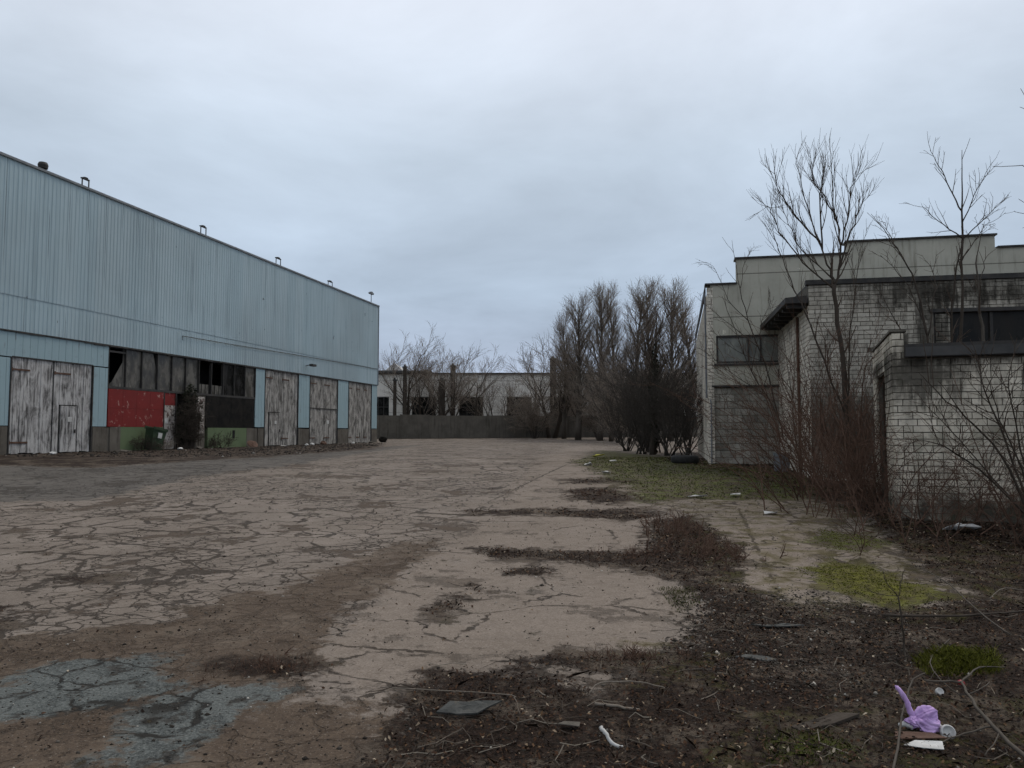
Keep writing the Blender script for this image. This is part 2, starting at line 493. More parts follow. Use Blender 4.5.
def ground():
    def axis(lo, hi, step, far, g):
        a = list(np.arange(lo, hi + 1e-6, step))
        d = step; q = a[-1]
        while q < far: d *= g; q += d; a.append(q)
        d = step; q = a[0]; pre = []
        while q > -far: d *= g; q -= d; pre.append(q)
        return np.array(pre[::-1] + a)
    xs = axis(-9, 8, .10, 420, 1.13)
    ys = list(np.arange(1.2, 14, .10)); d = .10
    while ys[-1] < 500: d = min(d * 1.03, 1.2) if ys[-1] < 110 else d * 1.3; ys.append(ys[-1] + d)
    pre = []; d = .1; q = 1.2
    while q > -300: d *= 1.4; q -= d; pre.append(q)
    ys = np.array(pre[::-1] + ys)
    X, Y = np.meshgrid(xs, ys)
    P = np.stack([X.ravel(), Y.ravel()], 1)
    Z = np.array([H(x, y) for x, y in P])
    dirt, soil = zone('dirt', P), zone('soil', P)
    V = np.column_stack([P, Z + .0])
    nx, ny = len(xs), len(ys)
    i = np.arange((nx - 1) * (ny - 1)); r = i // (nx - 1); c = i % (nx - 1); o = r * nx + c
    Fq = np.stack([o, o + 1, o + nx + 1, o + nx], 1)

    t = NT('yard_surface', .92, .2)
    p = t.pos()
    flat = t.vmath('MULTIPLY', p, (1, 1, 0))
    wob = t.vmath('SUBTRACT', t.noise(flat, 1.6, 4, .6, col=True), (.5, .5, .5))
    wob2 = t.vmath('SUBTRACT', t.noise(flat, 6, 5, .7, col=True), (.5, .5, .5))
    wv = t.vmath('ADD', t.vmath('ADD', flat, t.vmath('MULTIPLY', wob, (.36, .36, .36))), t.vmath('MULTIPLY', wob2, (.09, .09, .09)))
    n1 = t.noise(flat, 1.1, 7, .68)
    n2 = t.noise(flat, 3.5, 8, .7)
    fine = t.noise(flat, 60, 4, .75)
    mid = t.noise(flat, 14, 6, .7)
    n3 = t.noise(flat, 9, 7, .75)
    edge = t.math('ADD', t.math('MULTIPLY', t.math('SUBTRACT', n2, .5), 1.9), t.math('MULTIPLY', t.math('SUBTRACT', n1, .5), 1.9))
    edge = t.math('ADD', edge, t.math('MULTIPLY', t.math('SUBTRACT', n3, .5), 1.2))

    def zmask(name, k=.16):
        return t.step(t.math('ADD', t.attr(name), edge), .5 - k, .5 + k)
    zs = {k: zmask(k) for k in ('dirt', 'moss', 'smooth', 'soil', 'grey', 'asphalt', 'olive')}
    # broken plates: small and large cells with eroded joints of varying width
    e1b = t.voro(wv, 1.55); e1a = t.voro(wv, 2.9)
    szm = t.step(t.noise(flat, .30, 4, .6), .44, .56)
    e1 = t.math('ADD', t.math('MULTIPLY', e1a, t.math('SUBTRACT', 1, szm)), t.math('MULTIPLY', t.math('MULTIPLY', e1b, .8), szm)); e2 = t.voro(wv, .75); e3 = t.voro(wv, 5.2)
    cell = t.voro(wv, 1.9, 'F1', 1, 'Color')
    big = t.noise(flat, .42, 5, .6)
    w1 = t.math('ADD', .014, t.math('MULTIPLY', t.step(n1, .42, .72), .055))
    joint1 = t.math('SUBTRACT', 1, t.step(t.math('ADD', t.math('SUBTRACT', e1, w1), t.math('MULTIPLY', t.math('SUBTRACT', n3, .5), .10)), -.008, .018))
    joint3 = t.math('MULTIPLY', t.math('SUBTRACT', 1, t.step(t.math('ADD', e3, t.math('MULTIPLY', t.math('SUBTRACT', n3, .5), .2)), .012, .05)), t.step(big, .47, .55))
    joint2 = t.math('SUBTRACT', 1, t.step(t.math('ADD', e2, t.math('MULTIPLY', t.math('SUBTRACT', n3, .5), .06)), .002, .012))
    lost = t.step(t.math('ADD', t.noise(flat, .62, 9, .74), t.math('MULTIPLY', t.math('SUBTRACT', n2, .5), .35)), .55, .595)
    crk = t.math('MAXIMUM', t.math('MAXIMUM', joint1, joint3), lost)
    notsm = t.math('SUBTRACT', 1, zs['smooth'])
    crk = t.math('MULTIPLY', crk, notsm)
    sm_crack = t.math('MULTIPLY', joint2, t.step(n1, .42, .54))
    sm_lost = t.math('MULTIPLY', t.step(t.noise(flat, .9, 8, .76), .55, .61), .6)
    gx, gy, _ = t.sep(t.vmath('ADD', flat, t.vmath('MULTIPLY', wob2, (.22, .22, .22))))
    al = t.math('ADD', t.math('MULTIPLY', gx, UX), t.math('MULTIPLY', gy, UY))
    ac = t.math('SUBTRACT', t.math('MULTIPLY', gx, UY), t.math('MULTIPLY', gy, UX))
    def slab(v, per, off, wd):
        return t.math('LESS_THAN', t.math('ABSOLUTE', t.math('SUBTRACT', t.math('FRACT', t.math('ADD', t.math('DIVIDE', v, per), off)), .5)), wd)
    slabj = t.math('MULTIPLY', t.math('MAXIMUM', slab(al, 3.6, .1, .006), slab(ac, 4.2, .32, .005)), t.step(n1, .36, .50))
    sm_crack = t.math('MAXIMUM', sm_crack, slabj)
    gapm = t.math('MAXIMUM', crk, t.math('MULTIPLY', t.math('MAXIMUM', sm_crack, sm_lost), zs['smooth']))
    plate = t.mix(t.step(n1, .3, .7), (.160, .132, .110), (.235, .195, .163))
    plate = t.mix(.25, plate, t.mix(cell, (.105, .087, .070), (.26, .213, .175)))
    plate = t.mix(zs['smooth'], plate, t.mix(t.step(n3, .3, .7), (.168, .135, .109), (.232, .190, .155)))
    plate = t.mix(t.math('MULTIPLY', t.step(t.noise(flat, .35, 6, .7), .46, .64), .4), plate, (.112, .087, .065))
    plate = t.mix(t.math('MULTIPLY', t.step(fine, .48, .66), .75), plate, (.085, .068, .055))
    plate = t.mix(t.math('MULTIPLY', t.step(t.noise(flat, 33, 3, .7), .56, .66), .5), plate, (.29, .245, .205))
    plate = t.mix(t.math('MULTIPLY', t.step(t.noise(flat, 90, 2, .5), .64, .70), .6), plate, (.32, .275, .225))
    soilc = t.mix(t.step(n3, .3, .7), (.052, .035, .023), (.108, .076, .051))
    soilc = t.mix(t.step(fine, .45, .68), soilc, (.032, .022, .016))
    soilc = t.mix(t.math('MULTIPLY', t.step(t.noise(flat, 75, 2, .5), .63, .69), .7), soilc, (.22, .19, .16))
    soilc = t.mix(t.math('MULTIPLY', t.step(n1, .50, .60), .55), soilc, (.135, .102, .074))
    darkc = t.mix(mid, (.006, .0036, .0023), (.021, .012, .007))
    crackc = t.mix(lost, t.mix(n2, (.018, .013, .009), (.055, .041, .030)), t.mix(n3, (.048, .034, .024), (.098, .072, .052)))
    c = t.mix(t.math('MULTIPLY', gapm, .92), plate, crackc)
    asph = t.mix(mid, (.045, .043, .039), (.10, .094, .086))
    asph = t.mix(t.step(n3, .5, .7), asph, (.04, .036, .032))
    asph = t.mix(t.math('MULTIPLY', gapm, .75), asph, (.035, .031, .027))
    c = t.mix(t.math('MULTIPLY', zs['asphalt'], .7), c, asph)
    c = t.mix(t.math('MULTIPLY', zs['soil'], .93), c, soilc)
    gcol = t.mix(t.step(fine, .40, .66), (.065, .071, .068), (.15, .158, .148))
    gcol = t.mix(t.math('MULTIPLY', t.step(n2, .56, .63), .8), gcol, (.035, .03, .025))
    gcol = t.mix(t.math('SUBTRACT', 1, t.step(e1, .012, .04)), gcol, (.020, .018, .015))
    c = t.mix(zs['grey'], c, gcol)
    dcol = t.mix(t.step(t.noise(flat, 28, 5, .8), .35, .7), darkc, (.046, .024, .013))
    dcol = t.mix(.3, dcol, (.012, .006, .003))
    dcol = t.mix(t.math('MULTIPLY', t.step(t.math('ADD', t.math('MULTIPLY', n1, .6), t.math('MULTIPLY', n3, .4)), .48, .58), .85), dcol, t.mix(n3, (.075, .053, .036), (.165, .130, .098)))
    dcol = t.mix(t.math('MULTIPLY', zs['olive'], t.step(n2, .46, .64)), dcol, t.mix(n3, (.022, .019, .006), (.070, .060, .013)))
    c = t.mix(t.math('MULTIPLY', zs['olive'], t.math('MULTIPLY', t.step(n2, .42, .62), .8)), c, (.075, .060, .020))
    c = t.mix(zs['dirt'], c, dcol)
    mcol = t.mix(mid, (.026, .032, .004), (.10, .115, .009))
    mcol = t.mix(t.step(t.math('ADD', t.math('MULTIPLY', n2, .6), t.math('MULTIPLY', n3, .4)), .46, .53), mcol, t.mix(n3, (.035, .024, .014), (.085, .065, .045)))
    mcol = t.mix(t.attr('bright'), mcol, t.mix(t.step(n3, .3, .65), (.125, .125, .006), (.055, .045, .009)))
    c = t.mix(t.math('MULTIPLY', zs['moss'], .9), c, mcol)
    h = t.math('SUBTRACT', t.math('MULTIPLY', fine, .22), t.math('MULTIPLY', gapm, .8))
    h = t.math('ADD', h, t.math('MULTIPLY', mid, .5))
    h = t.math('ADD', h, t.math('MULTIPLY', t.math('MULTIPLY', t.noise(flat, 26, 6, .8), zs['dirt']), 1.6))
    mat = t.done(c, t.math('SUBTRACT', .95, t.math('MULTIPLY', t.step(n1, .5, .7), .18)), h, .85, .02)
    o = np_mesh('ground', V, Fq, mat, None, None, True)
    for k in ZONES:
        a = o.data.attributes.new(k, 'FLOAT', 'POINT')
        a.data.foreach_set('value', zone(k, P).astype(np.float32))
    br = np.maximum(polymask(P, ZONES['moss'][1], .5), polymask(P, ZONES['moss'][2], .2))
    a = o.data.attributes.new('bright', 'FLOAT', 'POINT'); a.data.foreach_set('value', br.astype(np.float32))
    tag(o, kind='structure')
    return o


ground()

# ------------------------------------------------------------------ wall helpers
def cells(mb, x0, x1, y0, y1, ztop, openings, z0=0.0):
    """wall slab in the local x-z plane with openings cut right through; ztop(x) is a step list [(x_end, z)]"""
    xs = sorted({x0, x1, *[a for a, _ in ztop if x0 < a < x1], *[o[0] for o in openings], *[o[1] for o in openings]})
    zs = sorted({z0, *[b for _, b in ztop], *[o[2] for o in openings], *[o[3] for o in openings]})
    def top(x):
        for a, b in ztop:
            if x < a: return b
        return ztop[-1][1]
    def full(i, j):
        if i < 0 or j < 0 or i >= len(xs) - 1 or j >= len(zs) - 1: return False
        cx, cz = (xs[i] + xs[i + 1]) / 2, (zs[j] + zs[j + 1]) / 2
        if cz > top(cx): return False
        return not any(o[0] < cx < o[1] and o[2] < cz < o[3] for o in openings)
    for i in range(len(xs) - 1):
        for j in range(len(zs) - 1):
            if not full(i, j): continue
            a, b, c, d = xs[i], xs[i + 1], zs[j], zs[j + 1]
            mb.quad((a, y0, c), (b, y0, c), (b, y0, d), (a, y0, d))
            mb.quad((a, y1, c), (a, y1, d), (b, y1, d), (b, y1, c))
            if not full(i - 1, j): mb.quad((a, y0, c), (a, y0, d), (a, y1, d), (a, y1, c))
            if not full(i + 1, j): mb.quad((b, y0, c), (b, y1, c), (b, y1, d), (b, y0, d))
            if not full(i, j - 1): mb.quad((a, y0, c), (a, y1, c), (b, y1, c), (b, y0, c))
            if not full(i, j + 1): mb.quad((a, y0, d), (b, y0, d), (b, y1, d), (a, y1, d))


def bricks(mb, rng, x0, x1, z0, z1, y, openings=(), course=.1, length=.26, joint=.014, out=.016, side=None, half=True, miss=0.0, wear=.004):
    """rows of single bricks standing proud of the mortar plane at local y (facing -y), or of x=side (facing -x) where x is then depth"""
    row = 0; z = z0
    while z + course * .6 < z1:
        h = min(course, z1 - z) - joint
        x = x0 - (length / 2 if row % 2 else 0)
        if half: x -= rng.choice((0, 0, .07, .13))
        while x < x1:
            L = length if not half or rng.random() < .78 else length / 2
            a, b = max(x, x0), min(x + L - joint, x1)
            x += L
            if b - a < .03: continue
            cx, cz = (a + b) / 2, z + h / 2
            # trim the brick at openings
            skip = False
            for o in openings:
                if o[2] < cz < o[3] and a < o[1] and b > o[0]:
                    if a < o[0]: b = min(b, o[0])
                    elif b > o[1]: a = max(a, o[1])
                    else: skip = True
            if skip or b - a < .03 or rng.random() < miss: continue
            p = out + rng.uniform(-wear, wear)
            t = min(1, max(0, rng.gauss(.68, .2)))
            dz = rng.uniform(-.002, .002); za, zb = z + dz, z + h + dz
            n0 = len(mb.v)
            if side is None: mb.box(a, b, y - p, y + .02, za, zb)
            else: mb.box(side - p, side + .02, a, b, za, zb)
            mb.tone(len(mb.v) - n0, t)
        z += course; row += 1


# ------------------------------------------------------------------ warehouse (local x along the wall, -y towards the yard)

WX, WY = ray(50, 453)[0] * 32, 32.0
WROT = math.atan2(UY, UX)
GW = .60


def warehouse():
    w = empty('warehouse', (WX, WY, GW), WROT,
              'long tall pale blue corrugated metal warehouse with weathered gates and a broken window band', 'warehouse')
    S0, S1, D = -48.0, 34.12, 26.0
    top, cb = 12.25 - GW, 5.48 - GW
    # ribbed upper cladding, real folds
    mb = MB(); x = S0; prof = []
    while x < S1 - .01:
        prof += [(x, 0), (x + .10, 0), (x + .125, -.016), (x + .185, -.016)]; x += .21
    prof = [(a, b) for a, b in prof if a <= S1] + [(S1, 0)]
    seam = 6.85 - GW
    def strip(z0, z1, dy):
        n = len(mb.v)
        for a, b in prof: mb.v += [(a, b + dy, z0), (a, b + dy, z1)]
        for i in range(len(prof) - 1):
            k = n + i * 2; mb.f.append((k, k + 2, k + 3, k + 1))
    strip(seam, top, -.05); strip(cb, seam + .05, -.03)
    mb.build('wall_cladding', M['cladding'], w)
    # gable end, back wall
    mb = MB(); mb.box(S1 - .03, S1 - .003, .02, D, -.8, top); mb.box(S0, S1, D, D + .2, -.8, top); mb.box(S0, S0 + .2, .02, D, -.8, top)
    mb.build('end_wall', M['cladding'], w)
    mb = MB(); mb.box(S0, S1 - .04, .05, .3, cb + .002, top - .02)
    mb.box(S0, S1 - .04, 5.0, 5.1, -.5, cb)
    mb.build('unlit_backing', M['void'], w)  # near-black sheets stand in for the unlit inside and block see-through
    # roof and its edge
    mb = MB(); mb.quad((S0, -.12, top + .02), (S1, -.12, top + .02), (S1, D / 2, top + 1.6), (S0, D / 2, top + 1.6))
    mb.quad((S0, D / 2, top + 1.6), (S1, D / 2, top + 1.6), (S1, D + .3, top), (S0, D + .3, top))
    rf = mb.build('roof', M['roof'], w)
    mb = MB(); mb.box(S0, S1 + .06, -.13, -.09, top - .07, top + .03); mb.box(S1 - .0, S1 + .06, -.10, .05, cb, top + .05)
    mb.build('roof_edge_trim', M['trim'], w)
    # dark strip standing in for the shaded drip gap under the upper cladding
    mb = MB(); rng = random.Random(4); x = S0
    while x < S1:
        L = rng.uniform(.5, 1.3); mb.box(x, min(x + L, S1), -.095, -.02, cb - rng.uniform(.05, .10), cb - .002); x += L
    mb.build('drip_gap_shade_strip', M['darkmetal'], w)
    # lower wall strips: flat blue panels over a plinth
    def panel(a, b, z0, z1):
        mb = MB(); x = a
        while x < b - .02:
            x2 = min(x + .36, b); mb.box(x, x2 - .012, -.035, .05, z0, z1); x = x2
        return mb.build('blue_panel', M['panel'], w)
    g1t = 4.43 - GW
    panel(S0, -2.10, 1.75 - GW, g1t - .03)
    panel(2.20, 3.08, 1.75 - GW, g1t - .03)
    p = panel(S0, 3.08, g1t + .02, cb - .07)
    for a, b in ((15.32, 16.36), (20.62, 22.18), (26.62, 28.42), (32.9, 34.08)): panel(a, b, 1.80 - GW, cb - .07)
    def plinth(a, b, z1=1.74 - GW, m='plinth'):
        mb = MB(); rng = random.Random(int(a * 10)); x = a
        while x < b - .01:
            x2 = min(x + rng.uniform(.35, .7), b); q = rng.uniform(-.02, .03); mb.box(x, x2, -.06 + q, .2, -.8, z1 - abs(q)); x = x2
        return mb.build('plinth', M[m], w)
    plinth(S0, -2.12); plinth(2.22, 3.95)
    mb = MB(); mb.box(3.96, 6.93, -.05, .2, -.8, 1.735 - GW); mb.build('painted_plinth', M['green'], w)
    mb = MB(); mb.box(10.6, 14.4, -.05, .2, -.8, 1.735 - GW); mb.build('painted_plinth', M['green'], w)
    plinth(14.41, 16.3); plinth(20.66, 22.2); plinth(26.66, 28.44); plinth(32.94, 34.1)
    mb = MB(); mb.box(12.95, 13.2, -.056, .0, .55, 1.0); mb.build('wall_vent', M['void'], w)
    # gates
    def gate(a, b, z1, mat, nleaf, wicket=None, rail=None, crack=None):
        e = MB(); rng = random.Random(int(a * 7)); x = a
        edges = [a + (b - a) * i / nleaf for i in range(nleaf + 1)]
        for i in range(nleaf):
            x = edges[i] + .03
            while x < edges[i + 1] - .05:
                x2 = min(x + rng.uniform(.12, .17), edges[i + 1] - .03)
                if wicket and x2 > wicket[0] and x < wicket[1]:
                    e.box(x, x2 - .007, .0 + rng.uniform(-.012, .012), .06, wicket[2] + .02, z1)
                else:
                    e.box(x, x2 - .007, .0 + rng.uniform(-.012, .012), .06, .05 + rng.uniform(-.03, .04), z1)
                x = x2
        g = e.build('gate', M[mat], w)
        if wicket:
            e = MB(); x = wicket[0] + .02
            while x < wicket[1] - .04:
                x2 = min(x + .15, wicket[1] - .02); e.box(x, x2 - .006, -.022 + rng.uniform(-.006, .006), .04, .06, wicket[2] - .02); x = x2
            d = e.build('wicket_door', M[mat], g)
            e = MB(); cx = (wicket[0] + wicket[1]) / 2 + .05; e.box(cx - .11, cx + .11, -.034, -.026, wicket[2] * .66, wicket[2] * .66 + .2); e.build('notice', M['white'], d)
            e = MB(); e.box(wicket[1] - .16, wicket[1] - .1, -.07, -.025, wicket[2] * .42, wicket[2] * .5); e.build('handle', M['darkmetal'], d)
        e = MB()
        e.box(a - .05, a, -.06, .12, -.1, z1 + .02); e.box(b, b + .05, -.06, .12, -.1, z1 + .02); e.box(a, b, -.05, .12, z1 + .003, z1 + .05)
        e.build('gate_frame', M['darkmetal'], g)
        e = MB()
        for q in edges[1:-1]: e.box(q - .02, q + .02, .03, .055, .0, z1)
        e.box(a, b, .07, .1, -.3, z1); e.build('gap_shadow_board', M['void'], g)
        for i in range(nleaf):
            for zz in (.45, z1 - .5):
                e = MB(); e.box(edges[i] + .03, edges[i] + (edges[i + 1] - edges[i]) * .42, -.034, -.016, zz, zz + .07)
                e.box(edges[i] - .02, edges[i] + .05, -.05, -.036, zz - .04, zz + .11)
                if not (wicket and wicket[0] < edges[i] + (edges[i + 1] - edges[i]) * .42 and wicket[1] > edges[i] and zz < 1): e.build('strap_hinge', M['rust'], g)
        if rail:
            e = MB(); e.box(a + .02, b - .02, -.045, -.018, rail, rail + .06); e.build('rail', M['darkmetal'], g)
        return g
    gate(-2.05, 2.15, g1t, 'gate', 2, (.45, 1.35, 2.03))
    gate(16.42, 20.56, cb - .1, 'gate2', 2, (17.0, 18.35, 2.15))
    gate(22.26, 26.55, cb - .1, 'gate2', 2, None, 2.55)
    gate(28.5, 32.85, cb - .1, 'gate2', 3)
    # white painted number plates on the third gate
    e = MB(); e.box(24.9, 25.2, -.03, -.016, 1.5, 1.75); e.build('notice', M['white'], w)
    # window band
    wz0, wz1 = 3.60 - GW, cb - .1
    wf = MB()
    wf.box(3.1, 15.3, -.05, .12, wz0 - .11, wz0); wf.box(3.1, 15.3, -.05, .12, wz1, wz1 + .085)
    n = 11; sx = [3.1 + (15.3 - 3.1) * i / n for i in range(n + 1)]
    for i, q in enumerate(sx):
        wf.box(q - .022, q + .022, -.045, .12, wz0, wz1)
    wf.box(3.14, 4.2, -.02, .06, wz1 - .22, wz1 - .14)
    band = wf.build('window_band', M['darkmetal'], w)
    for i in range(n):
        a, b = sx[i] + .035, sx[i + 1] - .035
        e = MB()
        if i == 0:      # smashed pane: only a corner shard and a strip are left
            e.v += [(a, .05, wz0), (b - .12, .05, wz0), (b - .12, .05, wz0 + 1.15), (a + .28, .05, wz0 + .22)]; e.f.append((0, 1, 2, 3))
            e.box(b - .1, b, .045, .06, wz0, wz1)
        elif i in (6, 7):   # lower half boarded with small glass pieces, upper part gone
            q = a
            while q < b - .05:
                L = .26 if i == 6 else .34; e.box(q, min(q + L, b), .045, .06, wz0, wz0 + .50); q += L + .07
        elif i == 2:
            e.v += [(a, .05, wz0), (b, .05, wz0), (b, .05, wz0 + 1.1), (a + .8, .05, wz1), (a, .05, wz1)]; e.f.append((0, 1, 2, 3, 4))
        else:
            e.quad((a, .05, wz0), (b, .05, wz0), (b, .05, wz1), (a, .05, wz1))
        e.build('pane', M['dirtyglass' if i not in (9, 8) else 'darkglass'], band)
    e = MB(); e.box(3.1, 15.3, 1.2, 1.25, wz0 - .1, wz1 + .1); e.build('interior_shade_sheet', M['void'], w)  # black sheet added as the interior's darkness behind the panes
    # red sheet, peeling door, sooty panels below the band
    mb = MB(); x = 3.13
    while x < 6.9:
        x2 = min(x + .93, 6.92); mb.box(x, x2 - .008, -.05, .05, 1.745 - GW, 2.6 - GW); mb.box(x, x2 - .008, -.047, .05, 2.608 - GW, wz0 - .12); x = x2
    mb.build('red_panel', M['red'], w)
    mb = MB(); mb.box(6.98, 7.85, -.02, .05, .04, 2.25); d = mb.build('side_door', M['whitedoor'], w)
    mb = MB(); mb.box(6.98, 7.85, -.018, .05, 2.255, wz0 - .12); mb.build('door_transom', M['red'], d)
    mb = MB(); mb.box(6.93, 6.98, -.07, .1, -.05, wz0 - .11); mb.box(7.85, 7.91, -.07, .1, -.05, wz0 - .11); mb.build('door_frame', M['darkmetal'], d)
    mb = MB(); mb.box(7.06, 7.28, -.03, -.022, 1.35, 1.6); mb.build('notice', M['white'], d)
    mb = MB(); mb.box(9.45, 10.4, -.01, .2, -.8, 3.52 - GW - .02)
    mb.build('brick_jamb', M['plinth'], w)
    mb = MB(); mb.box(7.92, 9.44, .3, .5, -.8, 3.52 - GW - .02); mb.build('dark_doorway', M['void'], w)  # black panel put in for the shade of the opening behind the vine
    mb = MB(); mb.box(9.5, 10.25, -.05, -.012, .8, 2.8); mb.build('peeling_plaster', M['whitedoor'], w)
    mb = MB(); x = 10.42
    while x < 15.2:
        x2 = min(x + 1.2, 15.3); mb.box(x, x2 - .01, -.045, .05, 1.74 - GW, wz0 - .12); x = x2
    mb.build('sooty_panel', M['darkpanel'], w)
    # roof furniture
    e = MB()
    for i in range(10):
        pass
    pts = [(0, 0, z) for z in (0, .12, .12, .5, .62, .66)]
    vent = MB(); vent.tube([(-.7, .2, top + z) for z in (0, .16, .17, .32, .42, .45)], [.10, .10, .18, .20, .16, .05], 14)
    vent.build('roof_ventilator', M['darkmetal'], rf)
    for s, hh, ww in ((1.37, .34, .42), (9.82, .42, .5), (17.71, .42, .6), (25.1, .32, .7)):
        e = MB(); z = top + .02
        e.box(s - ww / 2, s - ww / 2 + .04, -.04, .0, z, z + hh); e.box(s + ww / 2 - .04, s + ww / 2, -.04, .0, z, z + hh)
        e.box(s - ww / 2, s + ww / 2, -.05, .06, z + hh, z + hh + .05); e.box(s - ww * .2, s + ww * .25, -.06, .1, z + hh + .05, z + hh + .1)
        e.build('roof_bracket', M['darkmetal'], rf)
    e = MB(); e.tube([(32.9, .1, top), (32.9, .1, top + .85)], [.035, .03], 6); e.box(32.55, 33.25, .0, .2, top + .80, top + .92); e.box(32.75, 33.05, .0, .18, top + .92, top + 1.0)
    e.build('roof_pole', M['trim'], rf)
    e = MB(); z = 6.05 - GW; e.tube([(21.5, -.05, z), (21.6, -.55, z + .12)], [.025, .025], 6); e.box(21.2, 21.75, -.75, -.5, z - .05, z + .1); e.build('flood_lamp', M['darkmetal'], w)
    e = MB(); e.tube([(8.2, -.1, 6.28 - GW), (8.15, -.12, 6.5 - GW), (12.5, -.1, 6.55 - GW), (20, -.09, 6.68 - GW), (34, -.09, 6.83 - GW)], [.018] * 5, 5); e.build('cable', M['darkmetal'], w)
    return w


warehouse()


def wpt(s, out, z=0):      # a point in front of the warehouse wall
    return Vector((WX + UX * s + UY * out, WY + UY * s - UX * out, GW + z))


# ------------------------------------------------------------------ right hand buildings
def building_b():
    rz = R(-12)
    b = empty('grey_building', (5.75, 22.5, .45), rz, 'two storey grey green rendered building with stepped parapet and bricked up gateway', 'building')
    z = lambda q: q - .45
    steps = [(.85, z(5.82)), (3.9, z(6.56)), (7.7, z(6.9)), (13, z(6.55))]
    win = (.24, 2.6, z(3.5), z(4.32)); gap = (.10, 2.25, -.6, z(2.86))
    mb = MB(); cells(mb, .16, 13, 0, .35, steps, [win, gap], -.6)
    mb.build('wall', M['plasterB'], b)
    mb = MB(); cells(mb, .36, 12, 0, .01, [(12, z(5.6))], [], -.6)
    mb = MB(); mb.box(.0, .3, .36, 12, -.6, z(5.6)); mb.box(.3, 13, 11.7, 12, -.6, z(6.0)); mb.box(12.7, 13, .36, 11.7, -.6, z(6.0)); mb.box(.3, 12.7, .36, 11.7, z(5.3), z(5.4))
    mb.build('rear_walls', M['plasterB'], b)
    rng = random.Random(3)
    mb = MB(); bricks(mb, rng, 0, .16, -.3, z(5.76), 0, course=.1, length=.26, out=.02); bricks(mb, rng, .0, 11.9, -.3, z(5.6), 0, course=.1, length=.26, side=0.0)
    mb.build('pilaster', M['brickW'], b)
    mb = MB(); mb.box(.002, .158, .0, .3, -.6, z(5.76)); mb.build('pilaster_mortar', M['mortar'], b)
    mb = MB()
    for x0, x1, zt in ((-.06, .85, 5.82), (.80, 3.9, 6.56), (3.85, 7.75, 6.9), (7.76, 13, 6.55)):
        mb.box(x0, x1, -.06, .42, z(zt) + .002, z(zt) + .05)
    mb.box(-.06, -.02, .42, 12, z(5.6), z(5.82)); mb.build('roof_flashing', M['darkmetal'], b)
    mb = MB()
    a, c, z0, z1 = win
    mb.box(a, c, .02, .1, z0, z0 + .06); mb.box(a, c, .02, .1, z1 - .06, z1)
    for q in (a, a + .88, a + 1.22, a + 1.75, c - .05): mb.box(q, q + .05, .02, .1, z0 + .06, z1 - .06)
    fr = mb.build('window', M['darkmetal'], b)
    for q0, q1 in ((a + .05, a + .88), (a + .93, a + 1.22), (a + 1.27, a + 1.75), (a + 1.8, c - .05)):
        e = MB(); e.quad((q0, .06, z0 + .06), (q1, .06, z0 + .06), (q1, .06, z1 - .06), (q0, .06, z1 - .06)); e.build('pane', M['greyglass'], fr)
    mb = MB(); mb.box(a - .06, c, -.06, -.003, z0 - .07, z0 - .01); mb.build('sill', M['darkmetal'], fr)
    mb = MB(); mb.box(a - .1, c, .36, .4, z0 - .2, z1 + .2); mb.build('interior_shade_sheet', M['void'], b)  # near-black sheet gives the room behind the window its shade
    mb = MB(); bricks(mb, rng, .12, 2.22, -.3, gap[3] - .06, .10, course=.205, length=.42, joint=.018, out=.03, half=False, wear=.01)
    mb.build('block_infill', M['block'], b)
    mb = MB(); mb.box(.10, 2.25, .102, .3, -.6, gap[3] - .05); mb.build('infill_mortar', M['mortar'], b)
    mb = MB(); mb.box(.1, 2.25, -.03, .1, gap[3] - .05, gap[3] - .002); mb.build('lintel', M['darkmetal'], b)
    mb = MB(); mb.tube([(.06, -.05, -.3), (.07, -.05, z(2.3)), (.05, -.05, z(2.45))], [.022] * 3, 6); mb.tube([(-.05, .1, z(2.5)), (-.06, .1, z(5.6))], [.03, .03], 6); mb.build('drain_pipe', M['trim'], b)
    mb = MB(); mb.box(1.95, 2.2, -.12, -.005, z(3.05), z(3.3)); mb.build('junction_box', M['darkmetal'], b)


building_b()


